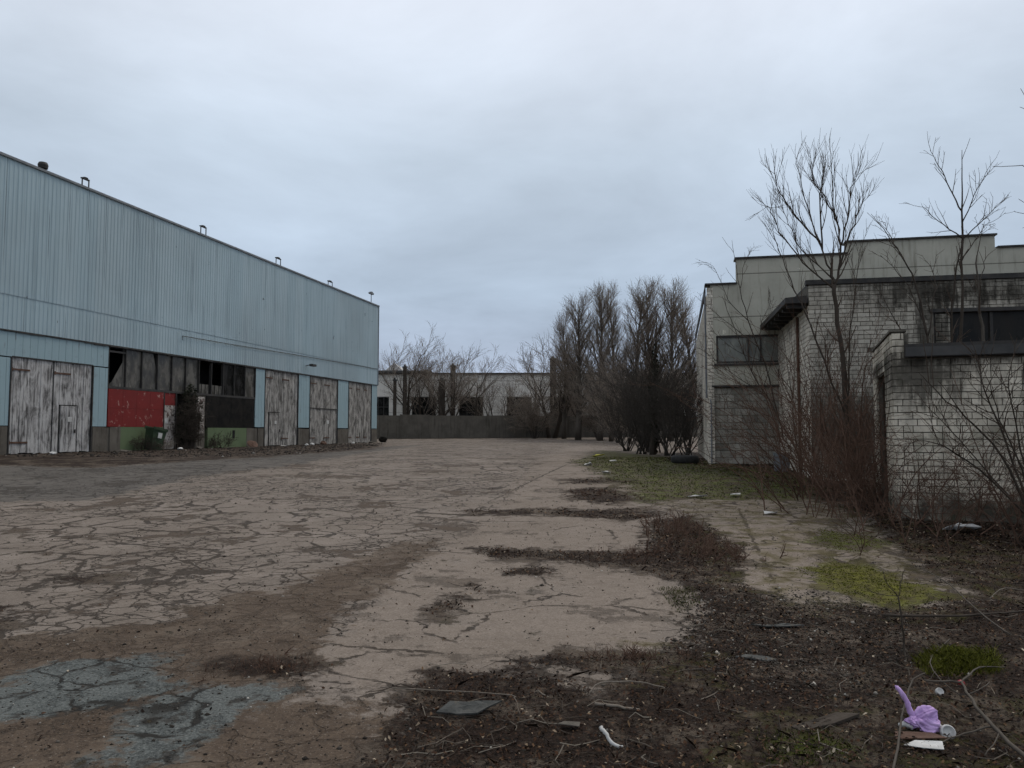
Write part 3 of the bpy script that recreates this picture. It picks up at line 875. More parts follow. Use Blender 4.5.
def building_c():
    rz = R(-11)
    b = empty('brick_building', (6.8, 17.5, .3), rz, 'single storey grey brick building with black flashing, eaves slab and strip window', 'building')
    z = lambda q: q - .3
    top = z(4.86); rng = random.Random(5)
    win = (2.62, 9.5, z(3.42), z(4.15))
    mb = MB(); cells(mb, 0, 10, 0, .3, [(10, top)], [win], -.5)
    mb.box(0, .3, .302, 5.0, -.5, top); mb.box(.3, 10, 4.7, 5.0, -.5, top); mb.box(9.7, 10, .302, 4.7, -.5, top); mb.build('wall_core', M['mortar'], b)
    mb = MB(); bricks(mb, rng, 0, 10, -.3, top, 0, [(2.55, 9.6, win[2] - .1, win[3] + .08)], miss=.004)
    mb.build('front_brickwork', M['brickC'], b)
    mb = MB(); bricks(mb, rng, 0, 4.9, -.3, z(4.4), 0, [], side=0.0)
    mb.build('side_brickwork', M['brickW'], b)
    mb = MB(); mb.box(-.06, 10.05, -.07, .1, top + .002, top + .11); mb.box(.0, 10, .101, 5, top + .002, top + .05); mb.build('roof_flashing', M['darkmetal'], b)
    mb = MB(); mb.v += [(-.52, -.05, z(4.45)), (-.03, -.05, z(4.45)), (-.03, -.05, z(4.62)), (-.52, -.05, z(4.58)), (-.52, 4.6, z(4.45)), (-.03, 4.6, z(4.45)), (-.03, 4.6, z(4.62)), (-.52, 4.6, z(4.58))]
    for q in ((0, 1, 2, 3), (5, 4, 7, 6), (1, 0, 4, 5), (3, 2, 6, 7), (0, 3, 7, 4), (2, 1, 5, 6)): mb.f.append(q)
    for k in range(7): mb.box(-.46, -.03, .1 + k * .65, .2 + k * .65, z(4.36), z(4.448))
    mb.build('eaves_slab', M['darkmetal'], b)
    mb = MB(); mb.box(2.55, 9.6, -.03, .1, win[3] + .003, win[3] + .085); mb.box(2.55, 9.6, -.03, .1, win[2] - .10, win[2] - .003)
    x = win[0]
    while x < win[1]: mb.box(x, x + .06, .03, .12, win[2], win[3]); x += 1.15
    fr = mb.build('window', M['darkmetal'], b)
    mb = MB(); x = win[0] + .06
    while x < win[1] - .2: mb.quad((x, .08, win[2]), (x + 1.09, .08, win[2]), (x + 1.09, .08, win[3]), (x, .08, win[3])); x += 1.15
    mb.build('pane', M['darkglass'], fr)
    mb = MB(); bricks(mb, rng, 2.66, 2.95, win[2] + .01, win[3] - .01, .02, out=.02); mb.build('pier', M['brickC'], b)
    mb = MB(); mb.box(3, 9.6, .32, .36, win[2] - .1, win[3] + .1); mb.build('interior_shade_sheet', M['void'], b)  # added sheet, the unlit room's shade is in its colour
    # side door leaf standing ajar in the pale wall
    mb = MB(); mb.tube([(-.06, 1.2, -.2), (-.06, 1.2, z(4.3))], [.035, .035], 8); mb.build('drain_pipe', M['rust'], b)


building_c()


def building_d():
    rz = R(-20.5)
    b = empty('brick_annex', (5.8, 11.7, .1), rz, 'low white brick annex with sooty stains, dark roof slab and open side doorway', 'building')
    z = lambda q: q - .1
    rng = random.Random(9); top = z(3.02); fz0, fz1 = z(2.62), z(2.82)
    door = (.96, 2.3, -.3, z(2.47))
    mb = MB(); mb.box(.0, 7, 0, .3, -.5, fz0 - .002); mb.box(.0, .16, 0.0, .3, fz0, top)
    # side wall with doorway (depth runs along y)
    for y0, y1, z0, z1 in ((.302, .96, -.5, top), (.96, 2.3, door[3], top), (2.3, 3.1, -.5, top)): mb.box(.0, .25, y0, y1, z0, z1)
    mb.box(.25, 7, 2.85, 3.1, -.5, fz1); mb.box(6.75, 7, .3, 2.85, -.5, fz1)
    mb.build('wall_core', M['mortar'], b)
    mb = MB(); bricks(mb, rng, 0, 7, -.2, fz0 - .01, 0, [], miss=.004, out=.016, wear=.006, joint=.013)
    bricks(mb, rng, 0, .16, fz0 - .01, top, 0, [], out=.02)
    mb.build('front_brickwork', M['brickD'], b)
    mb = MB(); bricks(mb, rng, 0, 3.1, -.2, top, 0, [door], side=0.0, out=.02)
    mb.build('side_brickwork', M['brickD'], b)
    mb = MB(); mb.box(-.03, .2, -.03, 3.1, top + .002, top + .035); mb.build('parapet_coping', M['mortar'], b)
    mb = MB(); mb.box(.165, 7.2, -.14, -.03, fz0, fz1); mb.box(.26, 6.9, -.03, 3.0, fz1 - .05, fz1 - .002); rs = mb.build('roof_slab', M['darkmetal'], b)
    mb = MB(); x = .17
    while x < 7.1: mb.box(x, min(x + 1.9, 7.2) - .012, -.155, -.142, fz0 + .012, fz1 - .05); x += 1.9
    mb.build('fascia_board', M['roof'], rs)
    mb = MB(); mb.box(.06, .12, .98, 1.06, -.3, door[3]); mb.box(.06, .12, 2.2, 2.28, -.3, door[3]); mb.box(.06, .12, 1.06, 2.2, door[3] - .08, door[3]); mb.box(.06, .12, 1.5, 1.56, -.3, door[3] - .08)
    mb.build('door_frame', M['bark'], b)
    mb = MB(); mb.box(1.6, 1.65, .3, 2.85, -.3, fz0); mb.build('interior_shade_sheet', M['void'], b)  # dark sheet inside the doorway paints in the annex interior's shade
    mb = MB(); mb.tube([(1.72, -.06, z(2.55)), (1.70, -.06, z(2.4)), (1.71, -.06, z(1.6))], [.016] * 3, 6); mb.build('cable', M['darkmetal'], b)


building_d()

# ------------------------------------------------------------------ far wall and buildings beyond
def far_things():
    a = Vector((*[ray(340, 437)[0] * 77, 77], )); c = Vector((ray(760, 437)[0] * 88, 88))
    d = c - a; L = d.length; rz = math.atan2(d.y, d.x)
    e = empty('concrete_wall', (a.x, a.y, .6), rz, 'long dark damp concrete boundary wall closing the far end of the yard', 'wall')
    n = int(L / 3.0)
    for i in range(n):
        mb = MB(); x = i * 3.0; s = random.Random(i).uniform(-.05, .05)
        z1 = 2.62 + s
        mb.box(x, x + 2.985, 0, .18, -.5, z1); mb.box(x - .08, x + .08, -.06, -.002, -.5, z1 + .03)
        mb.build('wall_panel', M['fence'], e)
    # low long building behind it
    a = Vector((ray(330, 437)[0] * 96, 96)); c = Vector((ray(740, 437)[0] * 96, 96))
    b = empty('far_workshop', (a.x, a.y, .9), 0, 'long low pale panel workshop with dark windows behind the concrete wall', 'building')
    L = c.x - a.x
    def lx(px): return ray(px, 400)[0] * 96 - a.x
    top = at(450, 374, 96).z - .9; z0 = at(450, 417, 96).z - .9; z1 = at(450, 397, 96).z - .9
    wins = [(lx(p0), lx(p1), z0, z1) for p0, p1 in ((345, 362), (373, 389), (412, 436), (459, 483), (507, 531), (556, 580), (612, 636), (660, 684))]
    mb = MB(); cells(mb, 0, L, 0, .4, [(L, top)], wins, -.5); mb.box(0, L, 14, 14.3, -.5, top); mb.box(0, .3, .41, 13.99, -.5, top); mb.box(L - .3, L, .41, 13.99, -.5, top)
    mb.build('wall', M['plasterE'], b)
    for w in wins:
        mb = MB(); mb.box(w[0], w[1], .12, .2, w[2], w[3]); f = mb.build('window', M['darkglass'], b)
        mb = MB(); k = (w[1] - w[0]) / 3
        for i in range(1, 3): mb.box(w[0] + k * i - .05, w[0] + k * i + .05, .05, .118, w[2], w[3])
        mb.box(w[0], w[1], .06, .117, (w[2] + w[3]) / 2 - .05, (w[2] + w[3]) / 2 + .05)
        mb.build('mullion', M['darkmetal'], f)
    mb = MB(); mb.box(-.3, L + .3, -.35, 14.6, top + .003, top + .14); mb.box(lx(360), lx(431), -.6, 10, top + .143, top + .40)
    mb.build('roof', M['roof'], b)
    g = empty('pale_gable_shed', (ray(394, 365)[0] * 150, 150, 1), 0, 'distant shed with a pale pitched roof seen beside the warehouse corner', 'shed')
    mb = MB(); mb.box(-4.5, 4.5, 0, 12, -1, 9.5); mb.build('wall', M['plasterE'], g)
    mb = MB(); mb.v += [(-5, -.3, 9.503), (5, -.3, 9.503), (0, -.3, 14), (-5, 12, 9.503), (5, 12, 9.503), (0, 12, 14)]
    mb.f += [(0, 1, 2), (4, 3, 5), (0, 2, 5, 3), (1, 4, 5, 2), (0, 3, 4, 1)]; mb.build('roof', M['white'], g)
    # dark posts standing behind the wall
    posts = [(395, 381, .4, 'short slim dark post behind the wall nearest the warehouse'),
             (405, 368, .42, 'tall slim dark post, second from the warehouse'),
             (442, 381, .75, 'short thick dark pillar left of a taller one'),
             (453, 367, .55, 'tall dark pillar with ragged top beside a shorter thick one'),
             (553, 360, .6, 'tallest dark post rising among the bare trees')]
    for px, py, wd, lab in posts:
        Y = 89.5; p = at(px, py, Y)
        rng = random.Random(px)
        o = empty('weathered_post', (p.x, Y, .9), rng.uniform(0, .4), lab, 'post', 'dark posts behind the boundary wall')
        h = p.z - .9; mb = MB(); k = 7
        for i in range(k):
            q = wd * rng.uniform(.92, 1.06) / 2
            mb.box(-q, q, -q, q, h * i / k - (.3 if i == 0 else -.001), h * (i + 1) / k)
        mb.build('shaft', M['bark'], o)
        mb = MB(); q = wd * .62; mb.box(-q, q, -q, q, h + .003, h + .18); mb.box(-q * .5, q * .3, -q * .4, q * .5, h + .183, h + .4); mb.build('cap', M['darkmetal'], o)


far_things()
p = at(543, 385, 91)

# ------------------------------------------------------------------ plants
def perp(rng, d):
    while True:
        v = Vector((rng.uniform(-1, 1), rng.uniform(-1, 1), rng.uniform(-1, 1)))
        v = v - d * v.dot(d)
        if v.length > .15: return v.normalized()


def limb(mb, rng, p, d, L, r0, r1, seg, wob, trop, k):
    pts = [p.copy()]; dirs = [d.copy()]; rad = [r0]
    for i in range(seg):
        d = (d + Vector((rng.gauss(0, wob), rng.gauss(0, wob), rng.gauss(0, wob) + trop))).normalized()
        p = p + d * (L / seg); pts.append(p.copy()); dirs.append(d.copy()); rad.append(r0 + (r1 - r0) * (i + 1) / seg)
    mb.tube([tuple(q) for q in pts], rad, k)
    return pts, dirs, rad


def along(pts, dirs, rad, t):
    x = t * (len(pts) - 1); i = min(int(x), len(pts) - 2); f = x - i
    return pts[i].lerp(pts[i + 1], f), dirs[i + 1], rad[i] + (rad[i + 1] - rad[i]) * f


def sprout(mbs, rng, path, level, spec):
    """spec[level] = (count, t0, t1, angle, length, length_falloff, wobble, tropism, min radius)"""
    if level >= len(spec): return
    cnt, t0, t1, ang, L, fall, wob, trop, rmin = spec[level]
    mb = mbs[min(level, len(mbs) - 1)]
    n = max(1, int(round(cnt * rng.uniform(.8, 1.2))))
    for i in range(n):
        t = t0 + (t1 - t0) * (i + rng.random()) / n
        p, d, r = along(*path, t)
        a = R(ang) * rng.uniform(.65, 1.25)
        nd = (d * math.cos(a) + perp(rng, d) * math.sin(a)).normalized()
        l = L * (1 - fall * t) * rng.uniform(.65, 1.2)
        r0 = max(rmin, min(r * .7, .012 + l * .014)); 
        q = limb(mb, rng, p, nd, l, r0, max(rmin * .6, r0 * .3), 4 if level < 1 else 3, wob, trop, 5 if level == 0 else (4 if level == 1 else 3))
        sprout(mbs, rng, q, level + 1, spec)


def make_tree(name, loc, seed, h, r, spec, label, cat, group=None, lean=(0, 0), bark='bark', twig='twig', trunk_wob=.03, stems=1, spread=.2, cut=.02):
    rng = random.Random(seed)
    o = empty(name, loc, 0, label, cat, group)
    tr, cr, tw = MB(), MB(), MB()
    for s in range(stems):
        d = Vector((lean[0] + rng.gauss(0, spread) * (stems > 1), lean[1] + rng.gauss(0, spread) * (stems > 1), 1)).normalized()
        p = Vector((rng.gauss(0, .12), rng.gauss(0, .12), -.1)) if stems > 1 else Vector((0, 0, -.15))
        q = limb(tr, rng, p, d, h * (rng.uniform(.75, 1) if stems > 1 else 1), r, cut, 9, trunk_wob, .01, 8)
        sprout([cr, tw], rng, q, 0, spec)
    tr.build('trunk', M[bark], o, smooth=True)
    c = cr.build('limbs', M[bark], o)
    tw.build('twigs', M[twig], c)
    return o


def place(px, Y): return (ray(px, 432)[0] * Y, Y, gz(Y))


# poplars: narrow, fastigiate
POP = [(52, .14, .97, 25, 5.4, .70, .05, .085, .018), (12, .2, 1, 25, 1.5, .3, .07, .10, .010), (4, .25, 1, 28, .75, .1, .08, .08, .007)]
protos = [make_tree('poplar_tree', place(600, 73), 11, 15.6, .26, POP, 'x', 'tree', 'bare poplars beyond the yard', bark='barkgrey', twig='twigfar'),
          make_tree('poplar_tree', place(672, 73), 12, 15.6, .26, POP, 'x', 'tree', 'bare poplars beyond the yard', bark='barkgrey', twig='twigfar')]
pops = [(578, 293, 74, 0, 'shortest bare poplar at the left end of the poplar row'), (600, 283, 72, 0, 'tall bare poplar, second from the left in the row'),
        (612, 287, 76, 1, 'slim bare poplar crowded against the second poplar'), (639, 281, 71, 1, 'tall bare poplar in the middle of the row'),
        (650, 284, 74, 0, 'bare poplar just right of the middle one, slightly lower'), (671, 280, 71, 0, 'tallest bare poplar beside the open sky gap'),
        (688, 294, 75, 1, 'bare poplar at the right end next to the grey building'), (564, 312, 78, 1, 'low bare poplar edging the left side of the row')]
used = set()
for i, (px, py, Y, k, lab) in enumerate(pops):
    if k not in used: o = protos[k]; used.add(k)
    else: o = copy_tree(protos[k])
    o.location = place(px, Y)
    h = at(px, py + 4, Y).z - gz(Y)
    s = h / 16.6; kx = (1.5, 1.35, 1.2, 1.5, 1.3, 1.4, 1.6, 1.4)[i]; o.scale = (s * kx, s * kx, s); o.rotation_euler.z = i * 1.3
    o['label'] = lab

# spreading bare trees
RND = [(8, .2, .95, 34, 4.6, .35, .07, .07, .03), (6, .25, 1, 32, 2.3, .2, .09, .08, .016), (5, .25, 1, 32, 1.1, .1, .1, .07, .011), (3, .3, 1, 32, .5, .1, .1, .05, .008)]
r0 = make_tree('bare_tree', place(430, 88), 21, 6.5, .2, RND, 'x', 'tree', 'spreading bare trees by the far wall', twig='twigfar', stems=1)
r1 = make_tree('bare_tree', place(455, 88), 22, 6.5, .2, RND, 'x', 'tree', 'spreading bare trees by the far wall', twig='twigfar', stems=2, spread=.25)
rts = [(408, 332, 90, 0, 'bare spreading tree just right of the warehouse corner'), (447, 333, 88, 1, 'twin stemmed bare tree in front of the far workshop'),
       (424, 345, 93, 1, 'small bare tree between the two tall left trees'), (476, 352, 90, 0, 'low wide bare tree behind the wall near the centre'),
       (553, 322, 80, 1, 'bare spreading tree at the left foot of the poplars'), (578, 330, 75, 0, 'bare tree standing in front of the boundary wall'),
       (383, 340, 110, 0, 'bare tree half hidden behind the warehouse end'), (535, 355, 86, 0, 'low bare tree left of the tallest dark post'),
       (612, 340, 70, 1, 'wide bare tree under the tall poplars, left of the dark thicket'), (500, 368, 91, 1, 'smallest bare tree near the middle of the far wall')]
used = set()
for i, (px, py, Y, k, lab) in enumerate(rts):
    o = (r0, r1)[k]
    if k in used: o = copy_tree(o)
    used.add(k)
    o.location = place(px, Y); s = (at(px, py, Y).z - gz(Y)) / 9.4
    s *= .93; o.scale = (s * 1.15, s * 1.15, s); o.rotation_euler.z = i * 2.1; o['label'] = lab

# dense dark thicket left of the grey building
SHR = [(7, .15, .98, 36, 1.7, .3, .10, .06, .008), (5, .2, 1, 38, .85, .2, .12, .05, .0055), (3, .2, 1, 40, .42, .1, .13, .03, .004)]
def shrub(name, loc, seed, h, stems, spread, label, mat='thicket', twig='thicket', spec=SHR, group=None, r=.03, scale=1, cat='shrub', wob=.08):
    o = make_tree(name, loc, seed, h, r, spec, label, cat, group, bark=mat, twig=twig, stems=stems, spread=spread, trunk_wob=wob, cut=.006)
    o.scale = (scale,) * 3
    return o


gT = 'bare thicket bushes by the grey building'
t0 = shrub('bare_bush', place(640, 31), 31, 3.4, 12, .42, 'dark bushy thicket left of the tyre, filling the gap to the poplars', group=gT)
for px, Y, s, rz, lab in ((668, 28.5, .85, 1.2, 'tall dark bush directly behind the tyre'), (688, 27, .78, 2.4, 'dense dark bush against the corner of the grey building'),
                          (655, 33, 1.25, 3.6, 'rear bush of the thicket, rising behind the others'), (627, 36, .95, 5, 'loose low bush at the left edge of the thicket')):
    o = copy_tree(t0); o.location = place(px, Y); o.scale = (s,) * 3; o.rotation_euler.z = rz; o['label'] = lab
tt = make_tree('ivy_tree', place(652, 30), 41, 5.2, .13, [(12, .3, .97, 32, 1.9, .4, .1, .08, .012), (8, .2, 1, 35, .9, .2, .1, .06, .007), (4, .2, 1, 35, .4, .1, .1, .04, .005)],
               'dark ivy clad tree rising out of the thicket by the grey building', 'tree', lean=(.05, 0))


def leaf_cloud(name, n, box, size, mat, parent, seed, shape=None):
    rg = np.random.default_rng(seed)
    c = (rg.random((n * 3, 3)) - .5) * 2
    c = c[(c ** 2).sum(1) < 1][:n]
    if shape is not None: c = shape(c, rg)
    c = c * np.array(box[3:]) + np.array(box[:3])
    n = len(c)
    a = rg.normal(size=(n, 3)); a /= np.linalg.norm(a, axis=1)[:, None]
    b = np.cross(a, rg.normal(size=(n, 3))); b /= np.linalg.norm(b, axis=1)[:, None]
    s = (size * rg.uniform(.5, 1.3, n))[:, None]
    V = np.stack([c - a * s, c + b * s * .55, c + a * s, c - b * s * .55], 1)
    Fq = np.arange(n * 4).reshape(n, 4)
    return np_mesh(name, V, Fq, mat, np.repeat(rg.random(n), 4), parent)


leaf_cloud('ivy', 1100, (.1, 0, 2.2, .24, .24, 2.2), .06, M['ivy'], tt, 3)

# dark low bushes at the foot of the far wall, in front of it
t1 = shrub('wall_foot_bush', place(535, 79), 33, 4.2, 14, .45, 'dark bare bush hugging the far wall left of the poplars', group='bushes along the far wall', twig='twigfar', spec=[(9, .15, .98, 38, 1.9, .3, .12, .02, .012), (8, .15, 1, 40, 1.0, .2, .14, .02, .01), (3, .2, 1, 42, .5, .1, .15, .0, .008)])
for px, Y, s, rz, lab in ((598, 76, 1.1, 2, 'dark bare bush hugging the far wall below the second poplar'), (618, 62, 1.1, 4, 'big dark bush at the turn of the yard beside the moss'),
                          (563, 90, 1.1, 3, 'bare bush behind the wall at the tallest post'), (645, 55, 1.25, 1, 'bare bush behind the thicket, under the middle poplars')):
    o = copy_tree(t1); o.location = place(px, Y); o.scale = (s,) * 3; o.rotation_euler.z = rz; o['label'] = lab


# traced trees: limbs follow given points, twigs grow from them
def traced(name, Y, limbs, seed, spec, label, cat='tree', bark='bark', twig='twig', depth=.5, group=None, k=7):
    rng = random.Random(seed)
    b = at(*limbs[0][0][:2], Y)
    o = empty(name, (b.x, Y, H(b.x, Y)), 0, label, cat, group)
    tr, cr, tw = MB(), MB(), MB()
    base = Vector((b.x, Y, H(b.x, Y)))
    allS = []
    for i, (pts, ra, rb) in enumerate([(l[:-2], l[-2], l[-1]) for l in limbs]):
        off0 = 0 if i == 0 else rng.uniform(-depth, depth)
        P = []; start_y = 0.0
        for j, q in enumerate(pts):
            f = j / (len(pts) - 1)
            yy = Y + (start_y + off0 * f if i else 0) + (rng.gauss(0, .06) if 0 < f < 1 else 0)
            v = at(q[0], q[1], yy) - base
            if i and j == 0:          # every limb leaves an earlier one at a real joint
                near = min(allS, key=lambda w: (w.x - v.x) ** 2 + (w.z - v.z) ** 2)
                if (near.x - v.x) ** 2 + (near.z - v.z) ** 2 < .5: v = near.copy(); start_y = near.y
            P.append(v)
        if i == 0: P[0].z = -.15
        # smooth resample
        S = []; m = len(P)
        for j in range(m - 1):
            p0, p1, p2, p3 = P[max(j - 1, 0)], P[j], P[j + 1], P[min(j + 2, m - 1)]
            for s in range(4):
                t = s / 4
                S.append(.5 * ((2 * p1) + (p2 - p0) * t + (2 * p0 - 5 * p1 + 4 * p2 - p3) * t * t + (3 * p1 - p0 - 3 * p2 + p3) * t ** 3) + Vector((rng.gauss(0, .012), rng.gauss(0, .012), 0)))
        S.append(P[-1]); allS.extend(S)
        rad = [ra + (rb - ra) * (s / (len(S) - 1)) ** .7 for s in range(len(S))]
        (tr if i == 0 else cr).tube([tuple(v) for v in S], rad, k if i == 0 else 5)
        dirs = [(S[max(s, 1)] - S[max(s, 1) - 1]).normalized() for s in range(len(S))]
        sprout([tw], rng, (S, dirs, rad), 0, spec if i else [(3, .5, 1, 35, .8, .2, .08, .05, .006)])
    tr.build('trunk', M[bark], o, smooth=True)
    c = cr.build('limbs', M[bark], o, smooth=True)
    tw.build('twigs', M[twig], c)
    return o


TW = [(14, .1, 1.0, 20, .72, .4, .045, .15, .0042), (4, .25, 1, 24, .34, .2, .05, .12, .0032)]
traced('bare_tree', 14.6, [
    ((862, 500), (848, 420), (840, 340), (834, 284), .065, .036),
    ((834, 284), (830, 270), (820, 242), (807, 206), (800, 181), (796, 161), .026, .004),
    ((836, 290), (839, 270), (841, 237), (834, 209), (832, 181), (831, 153), .03, .004),
    ((836, 290), (804, 263), (780, 232), (769, 208), (765, 208), .02, .004),
    ((821, 244), (801, 222), (786, 202), (777, 185), (774, 171), .02, .004),
    ((841, 244), (848, 213), (851, 188), (857, 175), .02, .004),
    ((839, 270), (851, 232), (861, 206), (864, 201), .02, .004),
    ((822, 246), (820, 200), (822, 183), (824, 168), .02, .004),
    ((838, 222), (826, 200), (814, 181), (812, 163), .016, .004),
    ((832, 280), (802, 250), (789, 224), (782, 205), .016, .004),
    ((841, 420), (816, 340), (795, 290), (779, 250), (774, 236), .024, .004),
    ((845, 430), (849, 350), (856, 290), (860, 250), .022, .004)],
    51, TW, 'tall vase shaped bare tree growing from the brambles in front of the grey brick building', depth=.55)
TW2 = [(8, .25, 1.0, 36, .5, .4, .08, .06, .005), (2, .3, 1, 40, .22, .2, .08, .05, .0035)]
traced('bare_tree', 15.6, [
    ((958, 470), (957, 400), (960, 340), (962, 239), (962, 190), (962, 150), .06, .005),
    ((962, 208), (950, 188), (939, 166), (930, 150), .018, .004),
    ((962, 239), (944, 225), (923, 207), .018, .004),
    ((962, 220), (975, 195), (986, 172), .015, .004),
    ((963, 245), (985, 218), (1000, 203), .015, .004),
    ((964, 255), (978, 235), (990, 220), .014, .003),
    ((952, 420), (951, 340), (955, 280), (962, 240), .03, .012)],
    52, TW2, 'slender bare tree with horizontal side twigs between the white annex and brick building', depth=.7)
traced('bare_tree', 15.3, [
    ((940, 470), (930, 360), (918, 290), (905, 262), (888, 235), (871, 214), .035, .004),
    ((905, 262), (892, 240), (885, 222), .014, .004), ((926, 330), (908, 285), (880, 255), .018, .004), ((930, 345), (935, 290), (930, 265), .016, .004), ((935, 400), (900, 330), (878, 290), .02, .004)],
    53, TW2, 'low bare sapling leaning left over the annex roof', depth=.6)
traced('dead_tree', 15.0, [
    ((982, 470), (982, 345), (979, 300), (977, 255), .05, .012), ((978, 285), (985, 262), (988, 255), .012, .005), ((979, 300), (968, 280), .01, .004)],
    54, [(4, .3, 1, 40, .4, .2, .08, .05, .005)], 'short pale dead stem with a broken top right of the slender tree', bark='barkgrey', depth=.4)
# saplings in front of the grey building
traced('sapling', 21.5, [
    ((790, 470), (770, 380), (748, 320), (738, 280), (732, 240), .03, .004), ((748, 320), (728, 300), (716, 270), (705, 262), .014, .003), ((755, 340), (722, 318), (700, 300), .014, .003),
    ((765, 370), (735, 350), (712, 330), .013, .003), ((775, 400), (745, 385), (715, 372), .014, .003), ((738, 290), (745, 262), (752, 250), .01, .003), ((772, 390), (775, 340), (768, 300), .014, .003)],
    55, TW2, 'thin bare sapling reaching up across the grey building front', depth=.6)
traced('sapling', 18.6, [
    ((812, 480), (780, 420), (752, 372), (735, 330), (722, 296), .03, .004), ((780, 420), (740, 405), (712, 395), .014, .003), ((765, 392), (730, 372), (704, 350), .014, .003),
    ((752, 372), (760, 330), (772, 300), .012, .003), ((790, 440), (748, 438), (716, 425), .014, .003), ((800, 455), (790, 380), (782, 330), .016, .003)],
    56, TW2, 'arching bare sapling beside the bin, bent over the bricked up gateway', depth=.6)
# off frame tree whose branch tips reach in at the right edge
traced('bare_tree', 9.5, [
    ((1120, 480), (1110, 350), (1095, 250), (1085, 160), (1080, 60), .09, .02), ((1096, 260), (1060, 225), (1034, 214), .02, .004), ((1092, 220), (1050, 180), (1022, 165), .022, .004),
    ((1085, 160), (1050, 140), (1026, 134), .018, .004), ((1085, 150), (1055, 115), (1030, 103), .018, .004), ((1098, 290), (1060, 280), (1036, 297), .018, .004)],
    57, [(5, .3, 1, 35, .45, .3, .08, .03, .005)], 'bare tree at the right edge with only branch tips in view', depth=.4)

# brambles
BRM = [(5, .25, 1, 38, .75, .3, .12, .0, .0038), (2, .3, 1, 44, .34, .2, .14, .0, .0026)]
def bramble(loc, seed, n, h, lean, spread, label, mat='bramble', spec=BRM, group='bramble thickets in front of the brick buildings', name='bramble_thicket', tropism=-.05, wild=.34):
    rng = random.Random(seed)
    o = empty(name, loc, 0, label, 'shrub', group)
    a, b = MB(), MB()
    for i in range(n):
        x, y = rng.gauss(0, spread[0]), rng.gauss(0, spread[1])
        d = Vector((lean[0] + rng.gauss(0, wild), lean[1] + rng.gauss(0, wild), 1)).normalized()
        L = h * rng.uniform(.45, 1.1)
        zz = H(loc[0] + x, loc[1] + y) - loc[2] - .05
        q = limb(a, rng, Vector((x, y, zz)), d, L, rng.uniform(.006, .013), .003, 7, .09, tropism, 4)
        sprout([b], rng, q, 0, spec)
    a.build('canes', M[mat], o); b.build('twigs', M[mat], o)
    return o


bramble((6.05, 13.9, H(6.05, 13.9)), 61, 85, 3.1, (-.15, 0), (.65, .5), 'tall reddish bramble thicket at the foot of the vase shaped tree')
bramble((5.55, 12.1, H(5.55, 12.1)), 62, 66, 1.9, (-.02, -.1), (.6, .5), 'lower reddish bramble thicket at the annex doorway')
bramble((6.5, 15.8, H(6.5, 15.8)), 63, 60, 3.7, (-.22, 0), (.5, .4), 'highest bramble thicket by the pale side wall')
bramble((6.9, 10.9, H(6.9, 10.9)), 64, 36, 1.4, (-.1, -.1), (.8, .3), 'bramble thicket low against the annex front wall')
bramble((7.7, 9.7, H(7.7, 9.7)), 65, 30, 2.0, (-.35, -.1), (.6, .4), 'bramble thicket at the right edge in front of the annex')
bramble((5.3, 9.6, H(5.3, 9.6)), 67, 16, .6, (0, 0), (.8, .5), 'low sprawling bramble thicket on the leaf litter left of the white bag')
traced('leaning_bush', 9.4, [
    ((1045, 540), (1010, 470), (975, 425), (940, 395), (918, 372), .022, .004), ((1040, 530), (1005, 440), (985, 390), (978, 360), .02, .004), ((1045, 535), (1020, 470), (1000, 420), (990, 380), .018, .004),
    ((1040, 530), (980, 470), (940, 445), (915, 440), .018, .004), ((1042, 535), (1015, 420), (1010, 370), .016, .004), ((1030, 520), (960, 440), (930, 410), .012, .003)],
    66, [(10, .25, 1, 38, .55, .3, .1, .06, .0045), (3, .2, 1, 40, .22, .1, .1, .04, .003)], 'dark bare bush leaning left in front of the white annex wall', 'shrub', depth=.6)

# vine on the warehouse and weeds at its foot
def vine():
    p0 = wpt(8.7, .1)
    o = empty('dead_vine', p0, WROT, 'dark dead climbing vine hanging beside the peeling white door of the warehouse', 'vine')
    rng = random.Random(71); a = MB(); b = MB()
    for i in range(90):
        x = rng.gauss(0, .42)
        q = limb(a, rng, Vector((x, -.05, 0)), Vector((rng.gauss(0, .08), -.02, 1)).normalized(), rng.uniform(1.4, 2.9), .016, .006, 6, .07, .05, 4)
        sprout([b], rng, q, 0, [(9, .2, 1, 60, .5, .1, .15, -.12, .007), (4, .2, 1, 50, .3, .1, .15, -.1, .006)])
    a.build('stems', M['bark'], o); b.build('twigs', M['bark'], o)
    def tangle(c, rg):
        k = np.array([mnoise.noise(Vector((p[0] * 2.4, 7, p[2] * 2.6))) for p in c]); c = c * np.array([1.15, 1, 1.15]) + np.column_stack([.35 * np.sin(c[:, 2] * 3.1), np.zeros(len(c)), np.zeros(len(c))]) * .4
        return c[k > -.12]
    leaf_cloud('dry_leaves', 2400, (.05, -.10, 1.75, .95, .14, 1.45), .075, M['ivy'], o, 8, tangle)


vine()
for s, out, h, n, seed, lab in ((5.0, .45, .75, 16, 72, 'dry weed clump beside the green barrel at the warehouse'), (10.9, .5, .8, 20, 73, 'dark weed clump below the sooty panel of the warehouse'),
                                (6.0, .6, .45, 12, 74, 'low straw coloured weed clump right of the green barrel')):
    p = wpt(s, out); p.z = gz(p.y)
    bramble(tuple(p), seed, n, h, (0, 0), (.35, .2), lab, mat='bark' if seed != 74 else 'deadwood', group='weed clumps along the warehouse', name='weed_clump', spec=[(7, .1, 1, 45, .35, .2, .1, 0, .007), (4, .2, 1, 40, .16, .1, .1, 0, .006)])
    if seed == 73: pass

